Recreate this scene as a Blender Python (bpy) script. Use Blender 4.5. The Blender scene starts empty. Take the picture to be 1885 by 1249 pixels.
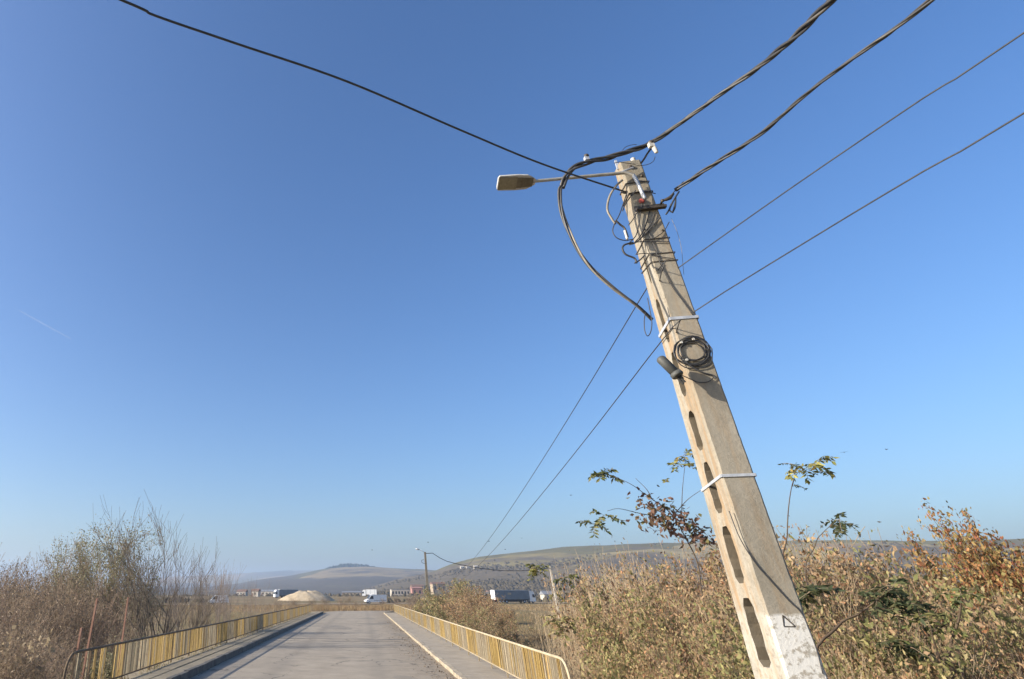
import bpy, math, random
import numpy as np
from mathutils import Vector, Matrix

random.seed(7)
RNG = np.random.default_rng(7)
R = math.radians
sc = bpy.context.scene
col = sc.collection

# ------------------------------------------------------------------ camera
H = 2.5                                   # camera height above the road
F, PX, PY = 1106.0, 532.0, 538.0          # focal length and principal point, photograph pixels (1885 wide)
PITCH, YAW = R(26.6686), R(6.225)
cd = bpy.data.cameras.new('camera'); cam = bpy.data.objects.new('camera', cd); col.objects.link(cam)
cam.location = (0, 0, H); cam.rotation_euler = (R(90) + PITCH, 0, YAW)
cd.sensor_fit = 'HORIZONTAL'; cd.sensor_width = 36; cd.lens = F / 1885 * 36
cd.shift_x = (942.5 - PX) / 1885; cd.shift_y = -(624.5 - PY) / 1885
cd.clip_start = .05; cd.clip_end = 60000
sc.camera = cam

# ------------------------------------------------------------------ sky, sun, exposure
SUN = Vector((-1.0, -0.3, 0.445)).normalized()      # towards the sun: low, from the left and a little behind
w = bpy.data.worlds.new('World'); sc.world = w; w.use_nodes = True
nt = w.node_tree; bg = nt.nodes['Background']
sky = nt.nodes.new('ShaderNodeTexSky'); sky.sky_type = 'NISHITA'; sky.sun_disc = False
sky.sun_elevation = math.asin(SUN.z); sky.sun_rotation = math.atan2(SUN.x, SUN.y)
sky.altitude = 300; sky.air_density = 1.1; sky.dust_density = 3.0; sky.ozone_density = 4.5
hs = nt.nodes.new('ShaderNodeHueSaturation'); hs.inputs['Saturation'].default_value = 1.14; hs.inputs['Hue'].default_value = .506
nt.links.new(sky.outputs[0], hs.inputs['Color']); nt.links.new(hs.outputs[0], bg.inputs[0]); bg.inputs[1].default_value = 0.099
sl = bpy.data.lights.new('sun', 'SUN'); sl.energy = 4.2; sl.angle = R(.5); sl.color = (1.0, .91, .78)
so = bpy.data.objects.new('sun', sl); col.objects.link(so)
so.rotation_euler = SUN.to_track_quat('Z', 'Y').to_euler(); so.location = (-40, -20, 40)
sc.view_settings.view_transform = 'Standard'; sc.view_settings.look = 'None'
sc.view_settings.gamma = 1; sc.view_settings.exposure = 1.1
sc.render.engine = 'CYCLES'
sc.cycles.use_denoising = True
sc.cycles.max_bounces = 6; sc.cycles.volume_bounces = 1; sc.cycles.transparent_max_bounces = 12

# ------------------------------------------------------------------ helpers
def ray(u, v):
    x = (u - PX) / F; y = (PY - v) / F
    fw = math.cos(PITCH) - y * math.sin(PITCH); z = math.sin(PITCH) + y * math.cos(PITCH)
    a = -YAW; fx, fy = math.sin(a), math.cos(a)
    return Vector((fw * fx + x * fy, fw * fy - x * fx, z))
def pix(u, v, Y):                         # world point at depth Y along the road
    r = ray(u, v); return r * (Y / r.y) + Vector((0, 0, H))
def tag(o, label=None, cat=None, group=None, kind=None):
    if label: o['label'] = label
    if cat: o['category'] = cat
    if group: o['group'] = group
    if kind: o['kind'] = kind
    return o
def link(name, me, parent=None):
    o = bpy.data.objects.new(name, me); col.objects.link(o)
    if parent: o.parent = parent
    return o
def empty(name, loc=(0, 0, 0), rz=0):
    o = bpy.data.objects.new(name, None); col.objects.link(o)
    o.location = loc; o.rotation_euler = (0, 0, rz); o.empty_display_size = .2
    return o
def copy_tree(o, parent=None):
    c = o.copy(); col.objects.link(c); c.parent = parent
    for ch in list(o.children): copy_tree(ch, c)
    return c
def np_mesh(name, verts, faces, mat=None, colors=None, smooth=False):
    verts = np.asarray(verts, np.float32); faces = np.asarray(faces, np.int32)
    k = faces.shape[1]; n = len(faces)
    me = bpy.data.meshes.new(name)
    me.vertices.add(len(verts)); me.vertices.foreach_set('co', verts.ravel())
    me.loops.add(n * k); me.loops.foreach_set('vertex_index', faces.ravel())
    me.polygons.add(n)
    me.polygons.foreach_set('loop_start', np.arange(0, n * k, k, dtype=np.int32))
    if smooth: me.polygons.foreach_set('use_smooth', np.ones(n, bool))
    me.update(calc_edges=True)
    if colors is not None:
        ca = me.color_attributes.new('tint', 'FLOAT_COLOR', 'POINT')
        c4 = np.ones((len(verts), 4), np.float32); c4[:, :3] = colors
        ca.data.foreach_set('color', c4.ravel())
    if mat: me.materials.append(mat)
    return me
class MB:
    def __init__(s): s.v = []; s.f = []
    def add(s, vs, fs):
        b = len(s.v); s.v += [tuple(p) for p in vs]; s.f += [tuple(b + i for i in f) for f in fs]; return s
    def box(s, x0, x1, y0, y1, z0, z1):
        return s.add([(x0, y0, z0), (x1, y0, z0), (x1, y1, z0), (x0, y1, z0), (x0, y0, z1), (x1, y0, z1), (x1, y1, z1), (x0, y1, z1)],
                     [(3, 2, 1, 0), (4, 5, 6, 7), (0, 1, 5, 4), (1, 2, 6, 5), (2, 3, 7, 6), (3, 0, 4, 7)])
    def prism(s, prof, y0, y1):            # profile in x,z, extruded along y
        n = len(prof)
        vs = [(x, y0, z) for x, z in prof] + [(x, y1, z) for x, z in prof]
        fs = [tuple(range(n)), tuple(range(2 * n - 1, n - 1, -1))] + [(i, i + n, (i + 1) % n + n, (i + 1) % n) for i in range(n)]
        return s.add(vs, fs)
    def tube(s, pts, r, sides=6, caps=True):
        pts = [Vector(p) for p in pts]; n = len(pts); rs = r if isinstance(r, (list, tuple)) else [r] * n
        up = None; rings = []
        for i, p in enumerate(pts):
            t = (pts[min(i + 1, n - 1)] - pts[max(i - 1, 0)])
            t = t.normalized() if t.length > 1e-9 else Vector((0, 0, 1))
            if up is None: up = t.orthogonal().normalized()
            else:
                up = up - t * up.dot(t); up = up.normalized() if up.length > 1e-6 else t.orthogonal().normalized()
            b = t.cross(up)
            rings.append([p + (up * math.cos(a) + b * math.sin(a)) * rs[i] for a in [2 * math.pi * k / sides for k in range(sides)]])
        vs = [q for g in rings for q in g]; fs = []
        for i in range(n - 1):
            for k in range(sides):
                k2 = (k + 1) % sides; fs.append((i * sides + k, i * sides + k2, (i + 1) * sides + k2, (i + 1) * sides + k))
        if caps: fs += [tuple(range(sides - 1, -1, -1)), tuple((n - 1) * sides + k for k in range(sides))]
        return s.add(vs, fs)
    def lathe(s, base, axis, prof, sides=12):   # prof: (r, h)
        ax = Vector(axis).normalized(); u = ax.orthogonal().normalized(); b = ax.cross(u); base = Vector(base)
        vs = [base + ax * h + (u * math.cos(2 * math.pi * k / sides) + b * math.sin(2 * math.pi * k / sides)) * r for r, h in prof for k in range(sides)]
        n = len(prof); fs = [(i * sides + k, i * sides + (k + 1) % sides, (i + 1) * sides + (k + 1) % sides, (i + 1) * sides + k) for i in range(n - 1) for k in range(sides)]
        fs += [tuple(range(sides - 1, -1, -1)), tuple((n - 1) * sides + k for k in range(sides))]
        return s.add(vs, fs)
    def mesh(s, name, mat=None, smooth=False):
        me = bpy.data.meshes.new(name); me.from_pydata(s.v, [], s.f)
        if smooth: me.polygons.foreach_set('use_smooth', [True] * len(me.polygons))
        if mat: me.materials.append(mat)
        me.update(); return me
    def build(s, name, mat=None, parent=None, smooth=False): return link(name, s.mesh(name, mat, smooth), parent)
def spline(pts, n=8):                        # Catmull-Rom through the points
    P = [Vector(p) for p in pts]; P = [P[0] * 2 - P[1]] + P + [P[-1] * 2 - P[-2]]; out = []
    for i in range(1, len(P) - 2):
        for k in range(n):
            t = k / n; a, b, c, d = P[i - 1:i + 3]
            out.append(.5 * ((2 * b) + (c - a) * t + (2 * a - 5 * b + 4 * c - d) * t * t + (3 * b - a - 3 * c + d) * t ** 3))
    out.append(P[-2]); return out
def smooth01(a, b, x):
    t = np.clip((x - a) / (b - a), 0, 1); return t * t * (3 - 2 * t)
def wobble(x, y, s=1.0, seed=0):             # cheap smooth noise, about -1..1
    q = seed * 1.7
    return (np.sin(x * s + 1.3 * np.sin(y * s * .7 + q)) + np.sin(y * s * 1.3 + q + 1.1 * np.sin(x * s * .9 + 2 + q)) + .5 * np.sin((x + y) * s * 2.1 + q) + .5 * np.sin((x - y) * s * 2.7 + 3 * q)) / 3

# ------------------------------------------------------------------ materials
class NT:
    def __init__(s, name):
        s.m = bpy.data.materials.new(name); s.m.use_nodes = True; s.t = s.m.node_tree; s.n = s.t.nodes
        s.p = s.n['Principled BSDF']; s.out = s.n['Material Output']; s._pos = None
    def new(s, k, **kw):
        a = s.n.new('ShaderNode' + k)
        for q, v in kw.items(): setattr(a, q, v)
        return a
    def l(s, a, b): s.t.links.new(a, b)
    def pos(s, obj=False, scale=None):
        if obj: v = s.new('TexCoord').outputs['Object']
        else: v = s.new('NewGeometry').outputs['Position']
        if scale is not None:
            mp = s.new('Mapping'); mp.inputs['Scale'].default_value = scale; s.l(v, mp.inputs[0]); v = mp.outputs[0]
        return v
    def noise(s, scale, detail=5, rough=.6, v=None, obj=False, stretch=None):
        a = s.new('TexNoise'); a.inputs['Scale'].default_value = scale; a.inputs['Detail'].default_value = detail; a.inputs['Roughness'].default_value = rough
        s.l(v if v is not None else s.pos(obj, stretch), a.inputs['Vector']); return a.outputs['Fac']
    def ramp(s, f, stops, interp='LINEAR'):
        a = s.new('ValToRGB'); a.color_ramp.interpolation = interp; e = a.color_ramp.elements
        while len(e) < len(stops): e.new(.5)
        for q, (p, c) in zip(e, stops): q.position = p; q.color = (*c, 1) if len(c) == 3 else c
        s.l(f, a.inputs[0]); return a.outputs[0]
    def step(s, f, a, b): return s.ramp(f, [(a, (0, 0, 0)), (b, (1, 1, 1))])
    def mix(s, f, a, b, mode='MIX'):
        q = s.new('Mix', data_type='RGBA', blend_type=mode)
        for sock, val in ((q.inputs[0], f), (q.inputs[6], a), (q.inputs[7], b)):
            if hasattr(val, 'links'): s.l(val, sock)
            else: sock.default_value = val if not isinstance(val, tuple) else (*val, 1)
        return q.outputs[2]
    def math(s, op, a, b=0.0, c=0.0):
        q = s.new('Math', operation=op)
        for sock, val in zip(q.inputs, (a, b, c)):
            if hasattr(val, 'links'): s.l(val, sock)
            else: sock.default_value = val
        return q.outputs[0]
    def bump(s, h, strength=.3, dist=.02):
        b = s.new('Bump'); b.inputs['Strength'].default_value = strength; b.inputs['Distance'].default_value = dist
        s.l(h, b.inputs['Height']); s.l(b.outputs[0], s.p.inputs['Normal'])
    def base(s, c, rough=.8, spec=.3, metal=0):
        if hasattr(c, 'links'): s.l(c, s.p.inputs['Base Color'])
        else: s.p.inputs['Base Color'].default_value = (*c, 1)
        s.p.inputs['Roughness'].default_value = rough; s.p.inputs['Specular IOR Level'].default_value = spec; s.p.inputs['Metallic'].default_value = metal
        return s.m
def flat(name, c1, c2=None, scale=6, rough=.7, spec=.3, metal=0, obj=False, bump=0, lo=.35, hi=.65):
    t = NT(name); c2 = c2 or tuple(x * .75 for x in c1)
    f = t.noise(scale, 6, .65, obj=obj); t.base(t.mix(t.step(f, lo, hi), c1, c2), rough, spec, metal)
    if bump: t.bump(f, bump)
    return t.m
def leafmat(name, trans=.35, rough=.65):
    t = NT(name); a = t.new('VertexColor', layer_name='tint')
    f = t.noise(9, 3); c = t.mix(t.step(f, .3, .7), a.outputs[0], t.mix(1.0, a.outputs[0], (.72, .68, .62), 'MULTIPLY'))
    t.base(c, rough, .25)
    tr = t.new('BsdfTranslucent'); t.l(c, tr.inputs[0]); ms = t.new('MixShader'); ms.inputs[0].default_value = trans
    t.l(t.p.outputs[0], ms.inputs[1]); t.l(tr.outputs[0], ms.inputs[2]); t.l(ms.outputs[0], t.out.inputs[0]); return t.m

def m_ground():
    t = NT('dry_ground')
    a = t.noise(.35, 8, .65); b = t.noise(.03, 5, .6); c = t.noise(4, 6, .7)
    col0 = t.ramp(a, [(.25, (.10, .078, .042)), (.5, (.19, .145, .075)), (.75, (.28, .21, .115))])
    big = t.ramp(b, [(.33, (.12, .115, .05)), (.5, (.24, .18, .10)), (.68, (.30, .20, .125))])
    cc = t.mix(.55, col0, big); cc = t.mix(t.step(c, .45, .75), cc, t.mix(1.0, cc, (.6, .58, .5), 'MULTIPLY'))
    t.base(cc, .95, .1); t.bump(c, .6, .05); return t.m
def m_asphalt():
    t = NT('old_asphalt')
    fine = t.noise(60, 4, .7); mid = t.noise(1.1, 6, .65); lng = t.noise(.5, 5, .6, stretch=(1.2, .12, 1)); big = t.noise(.16, 4, .6)
    c = t.ramp(mid, [(.25, (.25, .212, .16)), (.55, (.32, .272, .208)), (.8, (.385, .33, .255))])
    c = t.mix(t.math('MULTIPLY', t.step(lng, .48, .75), .55), c, (.245, .212, .168))
    c = t.mix(t.math('MULTIPLY', t.step(big, .5, .72), .5), c, (.36, .308, .235))
    c = t.mix(t.math('MULTIPLY', t.step(fine, .5, .8), .3), c, (.10, .095, .085))
    # dusty strip along the right kerb
    sx = t.new('SeparateXYZ'); t.l(t.pos(), sx.inputs[0])
    d = t.math('ADD', sx.outputs[0], t.math('MULTIPLY', t.noise(.6, 5, .7), 2.6))
    dm = t.new('MapRange'); dm.inputs[1].default_value = 2.0; dm.inputs[2].default_value = 4.0; t.l(d, dm.inputs[0])
    dust = t.ramp(t.noise(2.2, 7, .75), [(.3, (.15, .115, .075)), (.5, (.245, .20, .145)), (.75, (.33, .28, .21))])
    c = t.mix(t.math('MULTIPLY', dm.outputs[0], .85), c, dust)
    tr = t.math('ABSOLUTE', t.math('SUBTRACT', t.math('ABSOLUTE', t.math('SUBTRACT', sx.outputs[0], -1.35)), 1.9))
    trk = t.new('MapRange'); trk.inputs[1].default_value = .75; trk.inputs[2].default_value = .25; t.l(t.math('ADD', tr, t.math('MULTIPLY', t.noise(.4, 3), .5)), trk.inputs[0])
    c = t.mix(t.math('MULTIPLY', trk.outputs[0], .35), c, (.17, .152, .125))
    pt = t.noise(.34, 2, .4, stretch=(.7, .35, 1)); c = t.mix(t.math('MULTIPLY', t.step(pt, .60, .615), .5), c, (.19, .17, .14))
    # thin cracks
    vo = t.new('TexVoronoi', feature='DISTANCE_TO_EDGE'); vo.inputs['Scale'].default_value = .42
    wv = t.new('VectorMath', operation='ADD'); nz = t.new('TexNoise'); nz.inputs['Scale'].default_value = 1.2; p = t.pos(); t.l(p, nz.inputs[0]); t.l(p, wv.inputs[0]); t.l(nz.outputs['Color'], wv.inputs[1]); t.l(wv.outputs[0], vo.inputs['Vector'])
    ck = t.ramp(vo.outputs['Distance'], [(0, (1, 1, 1)), (.02, (0, 0, 0))]); ck = t.math('MULTIPLY', ck, t.step(t.noise(.22, 3), .44, .54))
    c = t.mix(t.math('MULTIPLY', ck, .7), c, (.05, .047, .042))
    t.base(c, .9, .2); t.bump(fine, .25, .01); return t.m
def m_concrete_walk(name, a, b):
    t = NT(name); n1 = t.noise(1.6, 7, .7); n2 = t.noise(25, 4, .7); n3 = t.noise(.35, 4)
    c = t.ramp(n1, [(.3, b), (.65, a)]); c = t.mix(t.math('MULTIPLY', t.step(n3, .5, .7), .5), c, (.17, .145, .105))
    c = t.mix(t.math('MULTIPLY', t.step(n2, .5, .75), .3), c, (.11, .1, .085)); t.base(c, .9, .2); t.bump(n2, .3, .01); return t.m
def m_pole():
    t = NT('weathered_pole_concrete')
    sx = t.new('SeparateXYZ'); t.l(t.pos(True), sx.inputs[0]); z = sx.outputs[2]
    n1 = t.noise(3.0, 7, .7, obj=True); n2 = t.noise(30, 6, .8, obj=True); st = t.noise(5, 5, .65, obj=True, stretch=(2.2, 2.2, .16)); n4 = t.noise(1.1, 4, .6, obj=True, stretch=(1, 1, .45))
    c = t.ramp(n1, [(.25, (.24, .205, .155)), (.5, (.33, .295, .235)), (.75, (.39, .355, .295))])
    c = t.mix(t.math('MULTIPLY', t.step(st, .47, .62), .75), c, (.32, .20, .095))          # rusty streaks
    c = t.mix(t.math('MULTIPLY', t.step(n4, .5, .68), .55), c, (.225, .195, .145))           # grey weathering
    c = t.mix(t.math('MULTIPLY', t.step(n2, .50, .66), .6), c, (.17, .15, .115))            # pitting
    sk = t.noise(3.2, 4, .55, obj=True, stretch=(3, 3, .22)); c = t.mix(t.math('MULTIPLY', t.step(sk, .54, .70), .38), c, (.17, .15, .12))          # rain streaks
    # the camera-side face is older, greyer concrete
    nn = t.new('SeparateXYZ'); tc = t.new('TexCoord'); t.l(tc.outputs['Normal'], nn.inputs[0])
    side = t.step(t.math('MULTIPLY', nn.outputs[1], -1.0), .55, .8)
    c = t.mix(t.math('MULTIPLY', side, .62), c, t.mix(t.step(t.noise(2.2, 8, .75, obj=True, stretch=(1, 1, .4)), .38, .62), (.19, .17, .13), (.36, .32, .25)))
    # darker brown concrete inside the through holes
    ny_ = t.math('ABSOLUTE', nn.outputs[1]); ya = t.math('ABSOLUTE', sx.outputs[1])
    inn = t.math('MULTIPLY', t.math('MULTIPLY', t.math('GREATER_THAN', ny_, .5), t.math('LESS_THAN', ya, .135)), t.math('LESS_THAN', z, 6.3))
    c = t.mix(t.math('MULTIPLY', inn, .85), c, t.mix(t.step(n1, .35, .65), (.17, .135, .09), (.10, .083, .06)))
    # whitewash at the foot, flaking
    edge = t.math('ADD', z, t.math('MULTIPLY', t.noise(4, 4, obj=True), .10))
    wmask = t.new('MapRange'); wmask.inputs[1].default_value = 2.615; wmask.inputs[2].default_value = 2.585; t.l(edge, wmask.inputs[0])
    flake = t.math('SUBTRACT', 1.0, t.math('MULTIPLY', t.step(t.noise(15, 6, .75, obj=True), .50, .58), .8))
    wm = t.math('MULTIPLY', t.math('SUBTRACT', 1.0, inn), t.math('MULTIPLY', wmask.outputs[0], t.math('MULTIPLY', flake, t.math('ADD', .2, t.math('MULTIPLY', side, .8)))))
    c = t.mix(wm, c, (.62, .60, .55))
    t.base(c, .92, .15); t.bump(t.math('ADD', n2, t.math('MULTIPLY', n1, .6)), .5, .012); return t.m
def m_paint(name, c1, c2, rustc=(.16, .075, .035), amt=.6):
    t = NT(name); n1 = t.noise(3.5, 6, .7, stretch=(1, 1, .5)); n2 = t.noise(24, 5, .75, stretch=(1, 1, .35)); n0 = t.noise(.9, 3)
    c = t.mix(t.step(n1, .35, .65), c1, c2); c = t.mix(t.math('MULTIPLY', t.step(n2, .52, .66), amt), c, rustc)
    c = t.mix(t.math('MULTIPLY', t.step(n0, .5, .62), .35), c, tuple(x * .55 for x in c1)); t.base(c, .75, .25); return t.m
def m_hill(name, cols, woods, patch=.004, sc2=.02):
    t = NT(name); vo = t.new('TexVoronoi'); vo.inputs['Scale'].default_value = patch
    wv = t.new('VectorMath', operation='MULTIPLY_ADD'); nz = t.new('TexNoise'); nz.inputs['Scale'].default_value = .004; p = t.pos(scale=(1, .45, 1)); t.l(p, nz.inputs[0]); t.l(nz.outputs['Color'], wv.inputs[0]); wv.inputs[1].default_value = (160, 160, 160); t.l(p, wv.inputs[2]); t.l(wv.outputs[0], vo.inputs['Vector'])
    s = t.new('SeparateXYZ'); t.l(vo.outputs['Color'], s.inputs[0])
    c = t.ramp(s.outputs[0], [(i / len(cols), k) for i, k in enumerate(cols)], 'CONSTANT')
    n = t.noise(sc2, 8, .7); c = t.mix(t.step(n, .35, .7), c, t.mix(1.0, c, (.62, .6, .58), 'MULTIPLY'))
    n2 = t.noise(sc2 * .28, 6, .65); zz = t.new('SeparateXYZ'); t.l(t.pos(), zz.inputs[0])
    low = t.new('MapRange'); low.inputs[1].default_value = 75; low.inputs[2].default_value = 25; t.l(zz.outputs[2], low.inputs[0])
    wm = t.step(t.math('ADD', n2, t.math('MULTIPLY', low.outputs[0], .22)), .56, .64)
    c = t.mix(wm, c, t.mix(t.step(t.noise(.09, 5, .8), .4, .6), woods[0], woods[1]))
    t.base(c, 1, 0); return t.m

M = dict(
    ground=m_ground(), asphalt=m_asphalt(), pole=m_pole(),
    walk_r=m_concrete_walk('pavement_concrete', (.36, .31, .24), (.275, .235, .18)),
    walk_l=m_concrete_walk('dusty_pavement_concrete', (.36, .30, .205), (.26, .215, .145)),
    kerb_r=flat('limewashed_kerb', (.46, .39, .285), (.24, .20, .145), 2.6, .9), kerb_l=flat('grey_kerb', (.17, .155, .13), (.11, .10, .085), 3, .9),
    tar=flat('tar_joint', (.075, .07, .062), (.14, .13, .11), 2, .85),
    yellow=m_paint('worn_yellow_paint', (.42, .285, .085), (.35, .25, .115), (.19, .10, .05), .8), pale=m_paint('worn_pale_paint', (.37, .31, .21), (.29, .235, .15), (.18, .10, .055), .75),
    cream=m_paint('cream_rail_paint', (.50, .42, .29), (.40, .32, .20), amt=.5), shadedrail=m_paint('shaded_worn_rail_paint', (.13, .095, .06), (.20, .14, .08), (.10, .05, .03)),  # left rail coloured dark for its shaded side, beside the sunlit cream one
    rust=m_paint('rusty_steel', (.26, .13, .085), (.34, .20, .14), (.12, .05, .03)),
    galv=flat('galvanised_steel', (.60, .61, .62), (.42, .43, .44), 12, .45, .5, .35), arm=flat('lamp_arm_steel', (.42, .40, .35), (.30, .28, .24), 8, .5, .5, .3),
    cable=flat('cable_sheath', (.032, .032, .034), (.058, .055, .05), 9, .45, .5), cable2=flat('faded_cable_sheath', (.085, .078, .068), (.045, .042, .04), 9, .5, .5),
    wire=flat('thin_wire_sheath', (.03, .03, .034), (.06, .055, .05), 9, .5, .4), greycable=flat('grey_cable_sheath', (.28, .25, .2), (.18, .16, .13), 9, .55, .4),
    porcelain=flat('clamp_plastic', (.62, .60, .54), (.42, .38, .31), 20, .4, .5), darksteel=flat('dark_steel', (.05, .045, .04), (.10, .075, .05), 14, .6, .5, .3),
    lampbody=flat('lamp_housing', (.52, .51, .48), (.42, .40, .37), 10, .5, .5), lampunder=flat('lamp_underside', (.12, .10, .065), (.17, .145, .10), 18, .6, .4), lens=flat('lamp_lens', (.20, .175, .115), (.26, .23, .16), 30, .25, .5),
    closure=flat('closure_plastic', (.055, .057, .054), (.085, .085, .075), 10, .6, .4), red=flat('red_tape', (.42, .08, .06), (.3, .06, .05), 20, .6), black=flat('black_rubber', (.02, .02, .02), (.035, .033, .03), 8, .8),
    bark=flat('grey_brown_bark', (.20, .165, .13), (.13, .105, .08), 9, .95, .1), twig=flat('dry_twig_bark', (.31, .24, .165), (.225, .165, .115), 5, .95, .1), straw=flat('straw_stalk', (.46, .36, .235), (.34, .26, .165), 5, .9, .1), twigred=flat('reddish_twig_bark', (.30, .22, .165), (.22, .155, .12), 5, .95, .1),
    twiggrey=flat('mauve_grey_twig_bark', (.26, .215, .185), (.19, .155, .135), 5, .95, .1), darkbark=flat('dark_sapling_bark', (.085, .06, .045), (.12, .09, .06), 9, .9, .1), leaf=leafmat('autumn_leaf'), grass=leafmat('dry_grass_blade', .25, .8),
    sand=flat('pale_sand', (.46, .375, .26), (.33, .265, .18), .6, .98, .05, bump=1.0), white=flat('white_vehicle_paint', (.78, .78, .77), (.68, .68, .67), 2, .35, .5), tarp=flat('grey_blue_tarpaulin', (.17, .20, .23), (.13, .155, .18), .6, .6, .3), glass=flat('dark_window_glass', (.03, .035, .04), (.045, .05, .055), 1, .12, .6), tail=flat('red_light', (.4, .03, .02), (.3, .03, .02), 4, .3), headl=flat('headlight_glass', (.7, .7, .68), (.6, .6, .58), 4, .2),
    wallw=flat('white_render', (.46, .42, .36), (.36, .33, .28), .5, .95), wallb=flat('beige_render', (.34, .275, .20), (.28, .225, .165), .5, .95), wallr=flat('red_render', (.34, .18, .155), (.27, .15, .13), .5, .95), roofr=flat('clay_roof', (.19, .115, .085), (.14, .09, .07), .8, .95), roofg=flat('grey_roof', (.22, .23, .25), (.16, .17, .19), .8, .9),
    bird=flat('bird_plumage', (.03, .03, .035), (.06, .055, .05), 10, .8),
    hillnear=m_hill('hill_grassland', [(.24, .20, .095), (.15, .135, .065), (.30, .245, .125), (.19, .17, .075), (.26, .19, .11)], [(.095, .082, .058), (.15, .12, .082)]),
    hillfar=m_hill('far_hill_fields', [(.27, .21, .12), (.12, .115, .06), (.34, .25, .16), (.17, .15, .085)], [(.07, .065, .05), (.11, .09, .07)], .0035, .01),
    scrub=flat('far_scrub_foliage', (.068, .058, .04), (.11, .09, .058), .12, 1, 0), wood=flat('far_wood_foliage', (.02, .032, .026), (.035, .045, .03), .05, 1, 0),
)

# ------------------------------------------------------------------ terrain
def ground_z(x, y):
    x = np.asarray(x, float); y = np.asarray(y, float)
    dip = smooth01(11, 22, y) * (1 - smooth01(96, 116, y))
    side = np.maximum(np.maximum(x - 5.2, -8.0 - x), 0)
    z = -.14 - .55 * smooth01(0, 5, side) * (1 - smooth01(100, 140, y))
    z = z - dip * (1.0 + .5 * smooth01(0, 3, side))
    line = (y - 218.4) - .405 * x                      # signed distance-ish to the highway
    z = z - .25 * smooth01(118, 150, y) + 1.6 * smooth01(40, 200, line)
    z = z + .10 * wobble(x, y, .25, 1) * smooth01(1, 6, side) * (1 - smooth01(150, 180, y))
    return z
def axis(lims):
    out = []
    for a, b, s in lims: out += list(np.arange(a, b, s))
    return np.array(out + [lims[-1][1]])
gx = axis([(-6000, -1000, 500), (-1000, -200, 80), (-200, -60, 14), (-60, -20, 2), (-20, 20, .8), (20, 60, 2), (60, 200, 14), (200, 1000, 80), (1000, 6000, 500)])
gy = axis([(-600, -60, 60), (-60, -10, 5), (-10, 30, .9), (30, 130, 1.8), (130, 320, 8), (320, 1000, 60), (1000, 6000, 500)])
X, Y = np.meshgrid(gx, gy); Z = ground_z(X, Y)
nx, ny = len(gx), len(gy); idx = np.arange(nx * ny).reshape(ny, nx)
q = np.stack([idx[:-1, :-1], idx[:-1, 1:], idx[1:, 1:], idx[1:, :-1]], -1).reshape(-1, 4)
tag(link('ground', np_mesh('ground', np.stack([X, Y, Z], -1).reshape(-1, 3), q, M['ground'], smooth=True)), kind='structure')

def strip(name, left, right, mat, kind='structure', thick=None, parent=None):
    n = len(left); vs = [tuple(p) for p in left] + [tuple(p) for p in right]
    fs = [(i, n + i, n + i + 1, i + 1) for i in range(n - 1)]
    me = bpy.data.meshes.new(name); me.from_pydata(vs, [], fs); me.materials.append(mat); me.update()
    o = link(name, me, parent)
    if kind and not parent: o['kind'] = kind
    return o
# road over the bridge: crest, then it drops and bends away to the right towards the highway
def road_z(y): return float(.0 - 1.0 * smooth01(112, 150, y))
LX, RX = -5.86, 3.02
ys = [-60, -30, -10, 0] + list(np.arange(4, 104, 4))
Lp = [(LX, y, road_z(y)) for y in ys]; Rp = [(RX, y, road_z(y)) for y in ys]
for k in range(1, 12):
    a = k / 11 * R(62); cx, cy = 22, 104
    for lst, rad in ((Lp, cx - LX), (Rp, cx - RX)):
        xx, yy = cx - rad * math.cos(a), cy + rad * math.sin(a); lst.append((xx, yy, max(road_z(yy), float(ground_z(xx, yy)) + .03)))
strip('road', Lp, Rp, M['asphalt'])
# expansion joints: tar strips across the deck
for i, y0 in enumerate((37.0, 41.6, 43.6, 66.0)):
    wdt = (.18, .25, .5, .3)[i]; n = 16; xs = np.linspace(LX + .4, RX - (1.2, .9, .1, .6)[i], n)
    strip('expansion_joint', [(x, y0 + .12 * math.sin(x * 2.3 + i), .004) for x in xs], [(x, y0 - wdt * (.7 + .4 * math.sin(x * 3.1 + i)) + .12 * math.sin(x * 2.3 + i), .004) for x in xs], M['tar'])
# bridge deck under it all
d = MB().box(-7.85, 4.95, 11, 101, -.95, -.03); tag(d.build('bridge_deck', M['walk_l']), kind='structure')
def slab(name, x0, x1, y0, y1, z0, z1, mat, step=1.0, gap=.012, jit=.006):
    b = MB(); y = y0
    while y < y1 - .05:
        e = min(y + step, y1); dz = random.uniform(-jit, jit)
        dx = random.uniform(-2.2 * jit, 0) if step < 2 else 0
        b.box(x0 + dx, x1 + dx, y, e - gap, z0, z1 + dz * 1.5); y = e
    return tag(b.build(name, mat), kind='structure')
slab('kerb_right', 3.0, 3.17, -20, 101, -.02, .13, M['kerb_r'], 1.0, .01, .008)
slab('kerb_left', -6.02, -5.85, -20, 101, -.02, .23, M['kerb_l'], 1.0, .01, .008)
slab('pavement_right', 3.173, 4.9, 12, 101, -.02, .12, M['walk_r'], 6.0, .02, .004)
slab('pavement_left', -6.62, -6.024, 12, 101, -.02, .165, M['walk_l'], 6.0, .02, .004)
slab('pavement_left_outer', -7.8, -6.68, 12, 101, -.02, .175, M['walk_l'], 6.0, .02, .004)
# highway beyond the fields
hd = Vector((.927, .375, 0)); hn = Vector((-.375, .927, 0)); h0 = Vector((4, 220, -.2))
strip('highway', [h0 + hd * t + hn * 4.5 for t in np.linspace(-320, 520, 30)], [h0 + hd * t - hn * 4.5 for t in np.linspace(-320, 520, 30)], M['asphalt'])

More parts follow.
